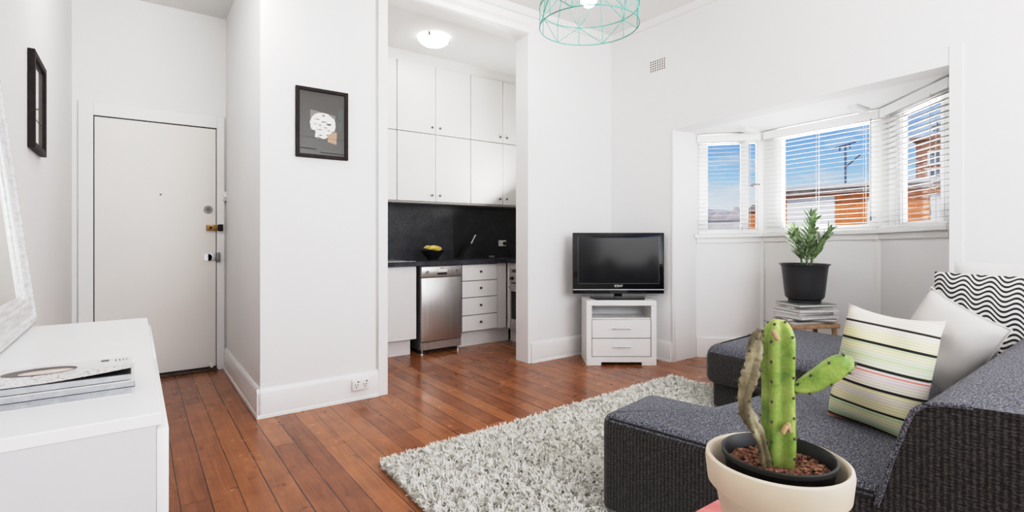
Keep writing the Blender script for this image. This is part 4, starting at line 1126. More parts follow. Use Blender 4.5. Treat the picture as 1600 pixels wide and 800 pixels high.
# ================================================================== RUG
rg = [(0.985, 2.46), (3.50, 2.565), (3.50, 0.95), (0.94, 0.85)]
rc = Vector((2.2, 1.7, 0))
root = thing('shag_rug', 'cream long pile shag rug lying on the floorboards in front of the sofa', 'rug', tuple(rc))
b = B(); b.prism(rg, 'z', 0.001, 0.012); part('backing', b, M['rugback'], root)
def bilerp(u, v):
    a = [rg[0][i] * (1 - u) + rg[1][i] * u for i in (0, 1)]; c = [rg[3][i] * (1 - u) + rg[2][i] * u for i in (0, 1)]
    return np.array(a) * (1 - v) + np.array(c) * v
rng = np.random.default_rng(3)
nt_ = 21000; per = 4
U = rng.random(nt_); V = rng.random(nt_) ** 1.15
A_ = np.array(rg[0]); Bq_ = np.array(rg[1]); C_ = np.array(rg[2]); D_ = np.array(rg[3])
P0 = (A_[None] * (1 - U)[:, None] + Bq_[None] * U[:, None]) * (1 - V)[:, None] + (D_[None] * (1 - U)[:, None] + C_[None] * U[:, None]) * V[:, None]
# leave out what lies hidden under the sofa
legs_ = [(1.62, 1.38), (3.12, 1.86)]
keep = np.ones(nt_, bool)
for lx_, ly_ in legs_: keep &= (P0[:, 0] - lx_) ** 2 + (P0[:, 1] - ly_) ** 2 > 0.075 ** 2
keep &= ~((P0[:, 0] > 1.75) & (P0[:, 1] < 1.15)) & ~((P0[:, 0] > 2.3) & (P0[:, 1] < 1.4)) & ~((P0[:, 0] > 3.2) & (P0[:, 1] < 1.8))
P0 = P0[keep]; nt_ = len(P0)
tang = rng.random(nt_) * 2 * PI; tl = rng.random(nt_) * 0.75 + 0.35; tln = rng.random(nt_) * 0.014 + 0.028
P0 = np.repeat(P0, per, axis=0); n1 = len(P0)
P0 = P0 + rng.normal(0, 0.0035, P0.shape)
ang = np.repeat(tang, per) + rng.normal(0, 0.45, n1); lean_ = np.repeat(tl, per) * rng.uniform(0.75, 1.25, n1)
ln = np.repeat(tln, per) * rng.uniform(0.85, 1.15, n1); wd = rng.random(n1) * 0.0018 + 0.0019
dirx = np.cos(ang); diry = np.sin(ang)
sx = -diry; sy = dirx
segs = 3
verts = np.zeros((n1, (segs + 1) * 2, 3))
x = P0[:, 0].copy(); y = P0[:, 1].copy(); z = np.full(n1, 0.010)
th = lean_ * 0.5
for s in range(segs + 1):
    w = wd * (1.0 if s < segs else 0.45)
    verts[:, 2 * s, 0] = x - sx * w; verts[:, 2 * s, 1] = y - sy * w; verts[:, 2 * s, 2] = z
    verts[:, 2 * s + 1, 0] = x + sx * w; verts[:, 2 * s + 1, 1] = y + sy * w; verts[:, 2 * s + 1, 2] = z
    st = ln / segs
    x = x + dirx * np.sin(th) * st; y = y + diry * np.sin(th) * st; z = np.maximum(z + np.cos(th) * st, 0.012)
    th = th + lean_ * 0.55
verts[:, :, 2] = np.minimum(verts[:, :, 2], 0.042)
verts -= np.array([rc.x, rc.y, 0])
nv = (segs + 1) * 2
base = (np.arange(n1) * nv)[:, None, None]
q = np.array([[2 * s, 2 * s + 1, 2 * s + 3, 2 * s + 2] for s in range(segs)])[None]
faces = (base + q).reshape(-1, 4)
me = bpy.data.meshes.new('pile')
me.vertices.add(n1 * nv); me.vertices.foreach_set('co', verts.reshape(-1).astype(np.float32))
nf = len(faces)
me.loops.add(nf * 4); me.loops.foreach_set('vertex_index', faces.reshape(-1).astype(np.int32))
me.polygons.add(nf); me.polygons.foreach_set('loop_start', (np.arange(nf) * 4).astype(np.int32)); me.polygons.foreach_set('loop_total', np.full(nf, 4, dtype=np.int32))
me.update(calc_edges=True); me.validate()
o = bpy.data.objects.new('pile', me); COL.objects.link(o); o.parent = root; me.materials.append(M['pile']); o['kind'] = 'stuff'

# ================================================================== SOFA
SZ = 0.43
root = thing('corner_sofa', 'charcoal woven corner sofa with a chaise along the bay window', 'sofa', (2.4, 1.0, 0))
def soft_prism(poly, z0, z1, rb, rt, crown=0.0):
    """prism of a polygon with rounded top and bottom edges (polygon inset by the rounding)"""
    b = B()
    def inset(poly, d):
        n = len(poly); out = []
        for i in range(n):
            p = Vector(poly[i]); a = Vector(poly[i - 1]); c = Vector(poly[(i + 1) % n])
            e1 = (p - a).normalized(); e2 = (c - p).normalized()
            n1_ = Vector((-e1.y, e1.x)); n2_ = Vector((-e2.y, e2.x))
            bis = (n1_ + n2_); bl_ = bis.dot(n1_)
            out.append(p + bis * (d / max(bl_, 0.3)))
        return out
    rings = []
    for (d, z) in [(rb, z0), (rb * 0.3, z0 + rb * 0.3), (0, z0 + rb), (0, z1 - rt), (rt * 0.08, z1 - rt * 0.62), (rt * 0.3, z1 - rt * 0.29), (rt * 0.62, z1 - rt * 0.08), (rt, z1)]:
        rings.append([b.bm.verts.new((p.x, p.y, z)) for p in inset(poly, d)])
    n = len(poly)
    for A2, B2 in zip(rings, rings[1:]):
        for i in range(n): b.bm.faces.new((A2[i], A2[(i + 1) % n], B2[(i + 1) % n], B2[i]))
    b.bm.faces.new(rings[0][::-1]); b.bm.faces.new(rings[-1])
    return b
def round_corners(poly, rads, n=5):
    out = []
    m = len(poly)
    for i in range(m):
        p = Vector(poly[i]); a = Vector(poly[i - 1]); c = Vector(poly[(i + 1) % m]); r_ = rads[i]
        if r_ <= 0: out.append(p); continue
        e1 = (a - p).normalized(); e2 = (c - p).normalized()
        s_, t_ = p + e1 * r_, p + e2 * r_
        for k in range(n + 1):
            t = k / n; out.append(s_ * (1 - t) ** 2 + p * 2 * t * (1 - t) + t_ * t * t)
    return out
def lit_tops(o, zcut, top, nz=0.55):
    """light falling on the upward faces is put into a paler copy of the cloth"""
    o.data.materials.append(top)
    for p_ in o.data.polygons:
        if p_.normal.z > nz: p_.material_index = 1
# seat base (counter-clockwise polygon)
seat = [(1.535, 1.478), (1.80, 0.10), (3.30, 0.20), (3.02, 1.22), (2.37, 1.23), (1.99, 1.265), (1.925, 1.545)]
poly = round_corners(seat, [0.05, 0, 0, 0, 0, 0.02, 0.06])
o = part('seat', soft_prism(poly, 0.045, SZ, 0.01, 0.045), M['sofa_shaded'], root, smooth=40); lit_tops(o, SZ - .02, M['sofa_lit'])
# piping along the left top edge
b = B(); b.tube([(1.553, 1.44, SZ - 0.035), (1.60, 1.19, SZ - 0.035), (1.665, 0.84, SZ - 0.035), (1.716, 0.57, SZ - 0.035)], 0.006, 8)
b.tube([(1.553, 1.44, SZ - 0.018), (1.60, 1.19, SZ - 0.018), (1.665, 0.84, SZ - 0.018), (1.716, 0.57, SZ - 0.018)], 0.004, 8)
part('seam', b, simple('dark_piping', (0.012, 0.011, 0.011), 0.9), root)
# backrest along the near side
prof = [(0.562, 0.38), (0.548, 0.43), (0.527, 0.52), (0.511, 0.575), (0.497, 0.625), (0.481, 0.668), (0.458, 0.692), (0.42, 0.702), (0.36, 0.708), (0.26, 0.712), (0.15, 0.712), (0.10, 0.69), (0.08, 0.64), (0.08, 0.06), (0.562, 0.06)]
b = B()
def xend(y): return 1.535 + (1.478 - y) * 0.1925 - 0.004
v0 = b.verts([(xend(p_[0]), p_[0], p_[1]) for p_ in prof]); v1 = b.verts([(3.92, p_[0] + 0.03, p_[1] + 0.02) for p_ in prof])
b.bm.faces.new(v0[::-1]); b.bm.faces.new(v1)
for i in range(len(prof)): b.bm.faces.new((v0[i], v0[(i + 1) % len(prof)], v1[(i + 1) % len(prof)], v1[i]))
o = part('backrest', b, M['sofa_shaded'], root, smooth=50)
o.data.materials.append(M['sofa_lit'])  # top and front of the back painted paler, as if catching the light
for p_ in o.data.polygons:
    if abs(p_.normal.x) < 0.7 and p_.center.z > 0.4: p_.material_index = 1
b = B(); b.tube([(xend(p_[0]), p_[0], p_[1]) for p_ in prof[:9]], 0.007, 8); part('piping', b, M['sofa_lit'], root)
# chaise along the window
ch = [(3.00, 1.96), (2.99, 1.12), (4.06, 1.10), (4.08, 2.02)]
poly = round_corners(ch, [0.07, 0, 0, 0.06])
o = part('chaise_cushion', soft_prism(poly, 0.20, 0.455, 0.04, 0.085), M['sofa_shaded'], root, smooth=40); lit_tops(o, .4, M['sofa_lit'], 0.35)
ch2 = [(3.045, 1.925), (3.045, 1.12), (4.03, 1.10), (4.03, 1.98)]
part('chaise_base', soft_prism(round_corners(ch2, [0.03, 0, 0, 0.03]), 0.05, 0.205, 0.01, 0.01), M['sofa_shaded'], root, smooth=40)
# right end rest, behind the cushions
b = B(); b.box(3.80, 3.94, 0.25, 0.90, 0.06, 0.62, 0.05, 4); o = part('end_rest', b, M['sofa_shaded'], root); lit_tops(o, .7, M['sofa_lit'])
for (lx, ly) in ((1.62, 1.38), (1.90, 0.2), (3.12, 1.86), (3.9, 1.86), (3.85, 0.3)):
    part('leg', B().cyl((lx, ly, 0.013 if (lx, ly) in legs_ else 0.0), (lx, ly, 0.06), 0.018, 0.022, 14), M['black'], root)

# cushions
def cushion(name, label, w, h, t, loc, rz, tilt, mat, group, seam=None, roll=0.0, pinch=0.07, seed=1, sag=0.0, pipe=False):
    n = 22; rnd = random.Random(seed)
    b = B(); G = {}
    ph = [rnd.uniform(0, 6.28) for _ in range(8)]
    def shape(i, j, side):
        x = -1 + 2 * i / n; y = -1 + 2 * j / n
        ex = 1 - pinch * (1 - y * y) ** 1.0 if True else 1
        ez = 1 - pinch * (1 - x * x)
        prof_ = max(0, (1 - abs(x) ** 2.4)) ** 0.55 * max(0, (1 - abs(y) ** 2.4)) ** 0.55
        wr = 1 + 0.05 * math.sin(4 * x + ph[0] + 3 * y) + 0.045 * math.sin(6 * y - 3 * x + ph[1]) + 0.03 * math.sin(11 * x * y + ph[2])
        zz = y * h / 2 * ez
        bulge = t / 2 * prof_ * wr * (1 + sag * (-y))
        return Vector((x * w / 2 * ex, side * bulge, zz))
    for side in (-1, 1):
        for i in range(n + 1):
            for j in range(n + 1):
                edge = i in (0, n) or j in (0, n)
                if side == 1 and edge: G[(1, i, j)] = G[(-1, i, j)]; continue
                G[(side, i, j)] = b.bm.verts.new(shape(i, j, side))
        for i in range(n):
            for j in range(n):
                q_ = [G[(side, i, j)], G[(side, i + 1, j)], G[(side, i + 1, j + 1)], G[(side, i, j + 1)]]
                b.bm.faces.new(q_ if side == -1 else q_[::-1])
    me = b.finish(name, 60)
    o = bpy.data.objects.new(name, me); COL.objects.link(o)
    me.materials.append(mat)
    o.rotation_mode = 'XYZ'
    Mx = Matrix.Translation(loc) @ Matrix.Rotation(rz, 4, 'Z') @ Matrix.Rotation(tilt, 4, 'X') @ Matrix.Rotation(roll, 4, 'Y')
    o.matrix_world = Mx
    o['label'] = label; o['category'] = 'cushion'; o['group'] = group
    if pipe:
        bb = B(); ring = []
        for i in range(n + 1): ring.append(shape(i, n, -1))
        for j in range(n - 1, -1, -1): ring.append(shape(n, j, -1))
        for i in range(n - 1, -1, -1): ring.append(shape(i, 0, -1))
        for j in range(1, n): ring.append(shape(0, j, -1))
        bb.tube([p * 1.004 for p in ring] + [ring[0]], 0.004, 6, False)
        mm = bb.finish('piping', 60); po = bpy.data.objects.new('piping', mm); COL.objects.link(po); po.parent = o
        mm.materials.append(mat if not isinstance(pipe, bpy.types.Material) else pipe)
    return o
cushion('striped_cushion', 'cream cushion with black, green and coral stripes, front one of the row on the sofa', 0.335, 0.47, 0.24, (2.275, 0.73, 0.638), math.radians(-100), math.radians(-12), M['stripes'], 'cushions on the sofa', roll=math.radians(4), seed=3, pinch=0.10)
cushion('grey_cushion', 'plain pale grey cushion standing behind the striped cushion', 0.35, 0.40, 0.26, (2.93, 0.695, 0.662), math.radians(-112), math.radians(-4), M['greycloth'], 'cushions on the sofa', seed=5, roll=math.radians(24), pipe=True)
cushion('zigzag_cushion', 'white cushion with black wavy zigzag lines behind the grey cushion', 0.54, 0.50, 0.15, (3.46, 0.615, 0.715), math.radians(-92), math.radians(-10), M['zigzag'], 'cushions on the sofa', seed=8, pinch=0.03)
cushion('white_cushion', 'plain off white cushion at the back behind the zigzag cushion', 0.50, 0.50, 0.14, (3.70, 0.60, 0.765), math.radians(-90), math.radians(-8), M['palecloth'], 'cushions on the sofa', seed=11, pinch=0.03)

# ================================================================== STOOL, MAGAZINES, BLACK POTTED PLANT IN THE BAY
sp = at(1257, 505, 4.15); sx_, sy_ = sp.x, sp.y; SZT = 0.462
root = thing('wooden_stool', 'pale wooden stool behind the chaise carrying magazines and the plant', 'stool', (sx_, sy_, 0), -YAW + 0.1)
part('seat', B().box(-0.205, 0.205, -0.14, 0.14, SZT - 0.035, SZT, 0.008), M['stoolwood'], root, local=True)
for ix in (-1, 1):
    for iy in (-1, 1):
        part('leg', B().cyl((ix * 0.17, iy * 0.11, SZT - 0.03), (ix * 0.20, iy * 0.125, 0.0), 0.019, 0.015, 12), M['stoolwood'], root, local=True)
for iy in (-1, 1): part('stretcher', B().cyl((-0.185, iy * 0.117, 0.2), (0.185, iy * 0.117, 0.2), 0.010, n=10), M['stoolwood'], root, local=True)
mz = SZT; cols = [(0.42, 0.40, 0.38), (0.06, 0.06, 0.07), (0.62, 0.61, 0.60), (0.15, 0.16, 0.17), (0.66, 0.63, 0.60), (0.50, 0.48, 0.44), (0.16, 0.17, 0.15)]
ml = ['lowest magazine, grey cover, in the stack under the black plant pot', 'second magazine from the bottom, black cover, under the black plant pot', 'third magazine from the bottom, white cover, under the black plant pot', 'fourth magazine from the bottom, dark cover, under the black plant pot', 'fifth magazine from the bottom, pale cover, under the black plant pot', 'sixth magazine from the bottom, beige cover, under the black plant pot', 'topmost dark green magazine directly under the black plant pot']
ths = [0.020, 0.024, 0.022, 0.026, 0.022, 0.022, 0.020]
for k in range(7):
    th = ths[k]; rnd = random.Random(20 + k)
    rz = -YAW + rnd.uniform(-0.24, 0.24) + 0.05
    root = thing('magazine', ml[k], 'magazine', (sx_ + rnd.uniform(-0.024, 0.024), sy_ + rnd.uniform(-0.024, 0.024), mz), rz, 'magazines stacked on the stool')
    w_ = 0.185 - 0.004 * k + rnd.uniform(-0.008, 0.006); d_ = 0.135
    part('pages', B().box(-w_ + 0.003, w_ - 0.003, -d_ + 0.003, d_ - 0.003, 0.003, th - 0.004), M['paperwhite'], root, local=True)
    cm = simple('mag_cover_%d' % k, cols[k], 0.3)
    part('cover', B().box(-w_, w_, -d_, d_, th - 0.004, th), cm, root, local=True)
    part('back_cover', B().box(-w_, w_, -d_, d_, 0.0, 0.003), cm, root, local=True)
    mz += th + 0.0004
pz = mz
root = thing('potted_plant', 'dark green leafy plant in a black pot on the magazines in the bay window', 'plant', (sx_, sy_, pz))
s_ = 1.0; rz_ = 0.932 - pz
prof = [(0, 0.0), (0.118, 0.0), (0.120, 0.022), (0.112, 0.026), (0.130, 0.032), (0.142, 0.05), (0.150, 0.12), (0.158, 0.20), (0.167, rz_ - 0.03), (0.172, rz_ - 0.012), (0.184, rz_ - 0.006), (0.184, rz_), (0.168, rz_ - 0.002), (0.160, rz_ - 0.04), (0, rz_ - 0.04)]
pot = part('pot', B().lathe(prof, (0, 0, 0), 48), M['potblack'], root, local=True)
part('soil', B().lathe([(0, rz_ - 0.028), (0.10, rz_ - 0.030), (0.158, rz_ - 0.036)], (0, 0, 0), 32), M['soil'], root, local=True)
def leaf(b, base, d, up, ln_, w_):
    d = d.normalized(); side = d.cross(up).normalized(); nn = side.cross(d).normalized()
    prof_ = [(0, 0.10), (0.2, 0.72), (0.45, 1.0), (0.7, 0.8), (0.9, 0.35), (1.0, 0.0)]
    L_, C_, R_ = [], [], []
    for t_, q_ in prof_:
        c_ = base + d * (ln_ * t_) + nn * (-0.10 * ln_ * t_ * t_)
        C_.append(b.bm.verts.new(c_ - nn * 0.0)); wv = side * (w_ * q_ * 0.5)
        L_.append(b.bm.verts.new(c_ - wv + nn * (0.12 * w_ * q_))); R_.append(b.bm.verts.new(c_ + wv + nn * (0.12 * w_ * q_)))
    for i in range(len(prof_) - 1):
        b.bm.faces.new((L_[i], C_[i], C_[i + 1], L_[i + 1])); b.bm.faces.new((C_[i], R_[i], R_[i + 1], C_[i + 1]))
# fronds given as (tip lateral right, tip depth, tip height, base lateral)
fr = [(0.03, -0.03, 0.41, 0.01), (-0.115, -0.03, 0.24, -0.02), (0.165, -0.03, 0.29, 0.05), (0.09, 0.05, 0.36, 0.03), (0.16, 0.07, 0.20, 0.06), (-0.05, 0.08, 0.30, -0.01), (0.11, -0.08, 0.24, 0.04), (-0.03, -0.09, 0.20, 0.0)]
for k, (lx, ly, hz, bx) in enumerate(fr):
    rnd = random.Random(40 + k); b = B()
    RG = RGT; FW = FWD
    basep = RG * bx + FW * (ly * 0.3) + Vector((0, 0, rz_ - 0.03)); tip = RG * lx + FW * ly + Vector((0, 0, rz_ - 0.03 + hz))
    ctrl = basep.lerp(tip, 0.5) + Vector((0, 0, 0.12 * hz)) - (RG * lx + FW * ly) * 0.25
    P = [basep * (1 - t) ** 2 + ctrl * 2 * t * (1 - t) + tip * t * t for t in [i / 14 for i in range(15)]]
    b.tube(P, [0.0065 - 0.004 * i / 14 for i in range(15)], 7)
    vd = -FW
    nl = max(5, int(hz / 0.044))
    for i in range(nl):
        t = 0.22 + 0.78 * i / (nl - 1); p_ = basep * (1 - t) ** 2 + ctrl * 2 * t * (1 - t) + tip * t * t
        tg = ((ctrl - basep) * (1 - t) + (tip - ctrl) * t).normalized()
        yaw_ = rnd.uniform(-0.5, 0.5)
        sd = (RG * math.cos(yaw_) + FW * math.sin(yaw_))
        for sgn in (-1, 1):
            dirn = tg * 1.0 + sd * sgn * 0.72 + Vector((0, 0, 0.1)) + vd * rnd.uniform(-0.15, 0.25)
            upn = (Vector((0, 0, 1)) * 0.7 + vd * 0.7 - sd * sgn * 0.3)
            leaf(b, p_, dirn, upn, rnd.uniform(0.115, 0.145) * (1 - 0.28 * t), rnd.uniform(0.027, 0.034))
    leaf(b, tip, (tip - ctrl).normalized() + Vector((0, 0, .2)), vd, 0.07, 0.028)
    part('frond', b, M['leaf'], root, local=True)

# ================================================================== CACTUS IN FRONT
pc = Vector((0.6706, 0.3318, 0.865))
PZ = 0.724
# side table below (just outside of the picture) and the red and white magazine on it
root = thing('side_table', 'small wooden side table carrying the cactus pot', 'table', (0.62, 0.25, 0))
part('table_top', B().box(0.44, 0.775, 0.06, 0.415, 0.69, 0.715, 0.006), M['tablewood'], root)
for ix in (0.47, 0.745):
    for iy in (0.09, 0.385): part('leg', B().cyl((ix, iy, 0.0), (ix, iy, 0.69), 0.014, 0.018, 12), M['tablewood'], root)
root = thing('magazine', 'red and white magazine lying under the cream cactus pot', 'magazine', (0.66, 0.33, 0.715))
part('pages', B().box(-0.085, 0.098, -0.18, 0.138, 0.001, 0.008), M['paper'], root, local=True)
cv = part('cover', B().box(-0.087, 0.10, -0.182, 0.14, 0.008, 0.009), M['whiteprint'], root, local=True)
part('red_band', B().box(-0.087, 0.10, 0.095, 0.14, 0.0089, 0.0094), M['redprint'], cv, local=True)
part('back_cover', B().box(-0.087, 0.10, -0.182, 0.14, 0.0, 0.001), M['whiteprint'], root, local=True)
# outer pot
root = thing('terracotta_pot', 'cream painted terracotta pot holding the cactus, nearest the camera', 'pot', (pc.x, pc.y, PZ))
h = pc.z - PZ
prof = [(0, 0.0), (0.052, 0.0), (0.056, 0.004), (0.0735, h - 0.046), (0.0765, h - 0.044), (0.0835, h - 0.036), (0.0865, h - 0.008), (0.0855, h - 0.002), (0.082, h), (0.0785, h - 0.003), (0.076, h - 0.03), (0.0695, h - 0.05), (0.052, 0.012), (0, 0.012)]
part('body', B().lathe(prof, (0, 0, 0), 64), M['cream'], root, local=True, smooth=50)
# inner plastic pot with the cactus
ic = Vector((pc.x + 0.004, pc.y + 0.0, PZ + 0.012))
ic.z += 0.001
root = thing('potted_cactus', 'green ribbed cactus with one side arm and a dried limb in a black plastic pot', 'cactus', tuple(ic))
hi = h - 0.012 + 0.002
prof = [(0, 0.0), (0.046, 0.0), (0.0655, hi - 0.006), (0.0685, hi - 0.004), (0.0685, hi + 0.001), (0.066, hi + 0.002), (0.0640, hi), (0.060, hi - 0.035), (0, hi - 0.035)]
part('plastic_pot', B().lathe(prof, (0, 0, 0), 56), M['innerpot'], root, local=True, smooth=50)
# soil disc with lumps
b = B(); rnd = random.Random(9); zs_ = hi - 0.018
rings = []
for i in range(15):
    r_ = 0.0625 * i / 14
    if i == 0: rings.append([b.bm.verts.new((0, 0, zs_))]); continue
    rings.append([b.bm.verts.new((r_ * math.cos(2 * PI * k / 48), r_ * math.sin(2 * PI * k / 48), zs_ + rnd.uniform(-0.003, 0.003))) for k in range(48)])
for i in range(14):
    for k in range(48):
        if i == 0: b.bm.faces.new((rings[0][0], rings[1][k], rings[1][(k + 1) % 48]))
        else: b.bm.faces.new((rings[i][k], rings[i + 1][k], rings[i + 1][(k + 1) % 48], rings[i][(k + 1) % 48]))
for k in range(260):
    a = rnd.uniform(0, 6.28); r_ = 0.06 * math.sqrt(rnd.random()); s = rnd.uniform(0.0015, 0.0038)
    mt = Matrix.Translation((r_ * math.cos(a), r_ * math.sin(a), zs_ + 0.002)) @ Matrix.Rotation(rnd.uniform(0, 6), 4, 'Z') @ Matrix.Rotation(rnd.uniform(-.8, .8), 4, 'X')
    b.box(-s, s, -s * 0.6, s * 0.6, -s * 0.4, s * 0.4, mtx=mt)
part('soil', b, M['soil'], root, local=True, smooth=0)
def ribbed(path, rads, nribs, depth, n=40, ph=0.0, flat=1.0, twist=0.0):
    ph0 = ph
    """ribbed cactus body along a path; returns builder and the rib crest points"""
    b = B(); pts = [Vector(p) for p in path]; prev = None; rings = []; crest = [[] for _ in range(nribs)]
    for i, p in enumerate(pts):
        d = (pts[min(i + 1, len(pts) - 1)] - pts[max(i - 1, 0)]).normalized()
        if prev is None: x = d.cross(Vector((0.3, 1, 0.1))).normalized()
        else: x = (prev - d * prev.dot(d)).normalized()
        prev = x; y = d.cross(x); ring = []; ph = ph0 + twist * i
        for k in range(n):
            a = 2 * PI * k / n
            c_ = math.cos(nribs * (a - ph)); rr_ = rads[i] * (1 + depth * (abs(c_) ** 1.0 * (1 if c_ > 0 else -1)))
            ring.append(b.bm.verts.new(p + (x * math.cos(a) + y * math.sin(a) * flat) * rr_))
        rings.append(ring)
        for q_ in range(nribs):
            a = ph + 2 * PI * q_ / nribs
            o_ = (x * math.cos(a) + y * math.sin(a) * flat)
            crest[q_].append((p + o_ * rads[i] * (1 + depth), o_))
    for A2, B2 in zip(rings, rings[1:]):
        for k in range(n): b.bm.faces.new((A2[k], A2[(k + 1) % n], B2[(k + 1) % n], B2[k]))
    b.bm.faces.new(rings[0][::-1]); b.bm.faces.new(rings[-1])
    return b, crest
def loc_(u, v, f): return at(u, v, f) - ic
fb = 0.672
def spines(b, crest, step, off, ln_, rnd, dot=0.0013):
    for q_, c_ in enumerate(crest):
        for i in range(off + (q_ % 2), len(c_) - 1, step):
            p_, o_ = c_[i]
            b.box(p_.x - dot, p_.x + dot, p_.y - dot, p_.y + dot, p_.z - dot * 1.2, p_.z + dot * 1.2)
            for s in range(2):
                dd_ = (o_ + Vector((rnd.uniform(-.6, .6), rnd.uniform(-.6, .6), rnd.uniform(-.4, .6)))).normalized()
                b.cyl(p_, p_ + dd_ * ln_ * rnd.uniform(0.5, 1.2), 0.00035, 0.00015, 4)
rnd = random.Random(4); sb = B()
# main column
base = loc_(1218, 722, 0.676); top = loc_(1217, 500, 0.676)
base.z = zs_ - 0.004
path = [base.lerp(top, t) for t in [i / 30 for i in range(29)]] + [base.lerp(top, 0.955), base.lerp(top, 0.978), base.lerp(top, 0.992), top]
rads = []
for i in range(len(path)):
    t = (path[i].z - base.z) / (top.z - base.z)
    r_ = 0.0185 + 0.0005 * math.sin(t * 9)
    if t < 0.08: r_ *= 0.90 + 0.10 * t / 0.08
    if t > 0.82: r_ *= math.sqrt(max(0.02, 1 - ((t - 0.82) / 0.19) ** 2))
    rads.append(r_)
b, crest = ribbed(path, rads, 5, 0.19, 60, ph=0.35)
part('main_stem', b, M['cactus'], root, local=True, smooth=60)
spines(sb, crest, 4, 2, 0.006, rnd)
# right arm
armp = [(1238, 606, .672), (1245, 607, .672), (1256, 604, .672), (1270, 597, .671), (1285, 588, .670), (1300, 578, .669), (1312, 570, .668), (1320, 566, .668), (1326, 562, .668), (1331, 559, .668)]
ar = [0.0035, 0.0065, 0.0105, 0.0125, 0.0135, 0.0140, 0.0138, 0.0122, 0.0088, 0.002]
b, crest = ribbed([loc_(*p_) for p_ in armp], ar, 4, 0.15, 40, ph=0.5)
part('side_arm', b, M['cactus'], root, local=True, smooth=60)
spines(sb, crest, 2, 1, 0.007, rnd)
# dried limb
dry = [(1197, 700, .664), (1186, 682, .662), (1176, 664, .662), (1167, 645, .662), (1164, 628, .662), (1166, 610, .662), (1171, 590, .663), (1174, 570, .664), (1177, 550, .664), (1181, 533, .665), (1186, 522, .666), (1192, 515, .668)]
dr_ = [0.0070, 0.0075, 0.0085, 0.0085, 0.0075, 0.0088, 0.0105, 0.0105, 0.0098, 0.0085, 0.0062, 0.0035]
pp = [loc_(*p_) for p_ in dry]; pp[0].z = min(pp[0].z, zs_ + 0.002)
P2 = []; R2 = []
for i in range(len(pp) - 1):
    for s in range(4):
        t = s / 4; P2.append(pp[i].lerp(pp[i + 1], t) + Vector((rnd.uniform(-.0006, .0006), 0, 0))); R2.append((dr_[i] * (1 - t) + dr_[i + 1] * t) * rnd.uniform(0.78, 0.98))
b, crest = ribbed(P2, R2, 3, 0.42, 36, ph=0.2, flat=0.8, twist=0.075)
part('dried_limb', b, M['drycactus'], root, local=True, smooth=70)
spines(sb, crest, 5, 2, 0.008, rnd)
part('spines', sb, M['spine'], root, local=True, smooth=0, stuff=True)
b = B()
for (u, v, ang_) in ((1226, 671, 0.5), (1233, 668, -0.3)):
    p_ = loc_(u, v, 0.6535)
    part('scar', B().box(-0.0026, 0.0026, -0.003, 0.003, -0.0065, 0.0065, 0.0018, 2, Matrix.Translation(p_) @ Matrix.Rotation(camrot, 4, 'Z') @ Matrix.Rotation(ang_, 4, 'Y')), M['scar'], root, local=True)
p_ = loc_(1212, 524, 0.6565)
part('scar', B().box(-0.003, 0.003, -0.0025, 0.0025, -0.008, 0.008, 0.002, 2, Matrix.Translation(p_) @ Matrix.Rotation(camrot, 4, 'Z') @ Matrix.Rotation(-0.5, 4, 'Y')), M['scar'], root, local=True)

# ================================================================== OUTSIDE
GX = 16.0
def xpt(u, v, X):
    r = ray(u, v); k = X / r.x
    return Vector((X, r.y * k, CAMH + r.z * k))
a = xpt(1222, 313, GX); c = xpt(1480, 290, GX)
yA, yC = a.y, c.y; zr = 2.36; gz = -3.0
root = thing('brick_house', 'low orange brick house with a grey roof edge outside the middle and right windows', 'house', (GX + 2, (yA + yC) / 2, gz))
part('wall', B().box(GX, GX + 6, yC - 2.0, yA, gz, zr), M['brick'], root)
part('roof', B().box(GX - 0.35, GX + 6.3, yC - 2.3, yA + 0.25, zr, zr + 0.22), M['fascia'], root)
part('gutter', B().box(GX - 0.42, GX - 0.30, yC - 2.3, yA + 0.25, zr + 0.14, zr + 0.25), M['greyrender'], root)
w0 = xpt(1231, 330, GX).y; w1 = xpt(1305, 330, GX).y
rd = part('white_boarding', B().box(GX - 0.06, GX + 0.02, w1, w0, gz, zr - 0.06), M['weatherboard'], root)
b = B()
for k in range(22): b.box(GX - 0.066, GX - 0.058, w1, w0, gz + 1.6 + 0.17 * k, gz + 1.615 + 0.17 * k)
part('board_joints', b, M['greyrender'], rd)
w2_ = xpt(1356, 330, GX).y; w3_ = xpt(1366, 330, GX).y
part('window', B().box(GX - 0.05, GX + 0.02, w3_, w2_, 1.2, zr - 0.15), M['weatherboard'], root)
w2_ = xpt(1455, 330, GX).y; w3_ = xpt(1470, 330, GX).y
part('white_door', B().box(GX - 0.05, GX + 0.02, w3_, w2_, 0.0, zr - 0.15), M['weatherboard'], root)
# tower
TX = 23.0
a = xpt(1431, 215, TX); m_ = xpt(1450, 215, TX); c = xpt(1475, 215, TX)
zt = 1.15 + (370 - 220) / 800 * (TX / ray(1440).x)
root = thing('brick_tower', 'brown brick apartment tower with white windows seen through the right window', 'building', (TX + 2, (a.y + c.y) / 2, -3))
part('wall', B().box(TX, TX + 4, c.y - 1.5, a.y, -3, zt), M['brickdark'], root)
part('roof', B().box(TX - 0.15, TX + 4.2, c.y - 1.7, a.y + 0.15, zt, zt + 0.12), M['brickdark'], root)
for k in range(4):
    zz = zt - 0.30 - 0.62 * (k + 1)
    wn_ = part('window', B().box(TX - 0.05, TX + 0.02, c.y - 0.1, m_.y, zz, zz + 0.52), M['weatherboard'], root)
    b = B(); wy = (m_.y - c.y)
    for j in range(3): b.box(TX - 0.06, TX - 0.045, c.y - 0.05 + wy * (0.02 + 0.33 * j), c.y - 0.05 + wy * (0.02 + 0.33 * j + 0.24), zz + 0.07, zz + 0.45)
    part('pane', b, simple('far_glass_%d' % k, (0.12, 0.14, 0.17), 0.1), wn_)
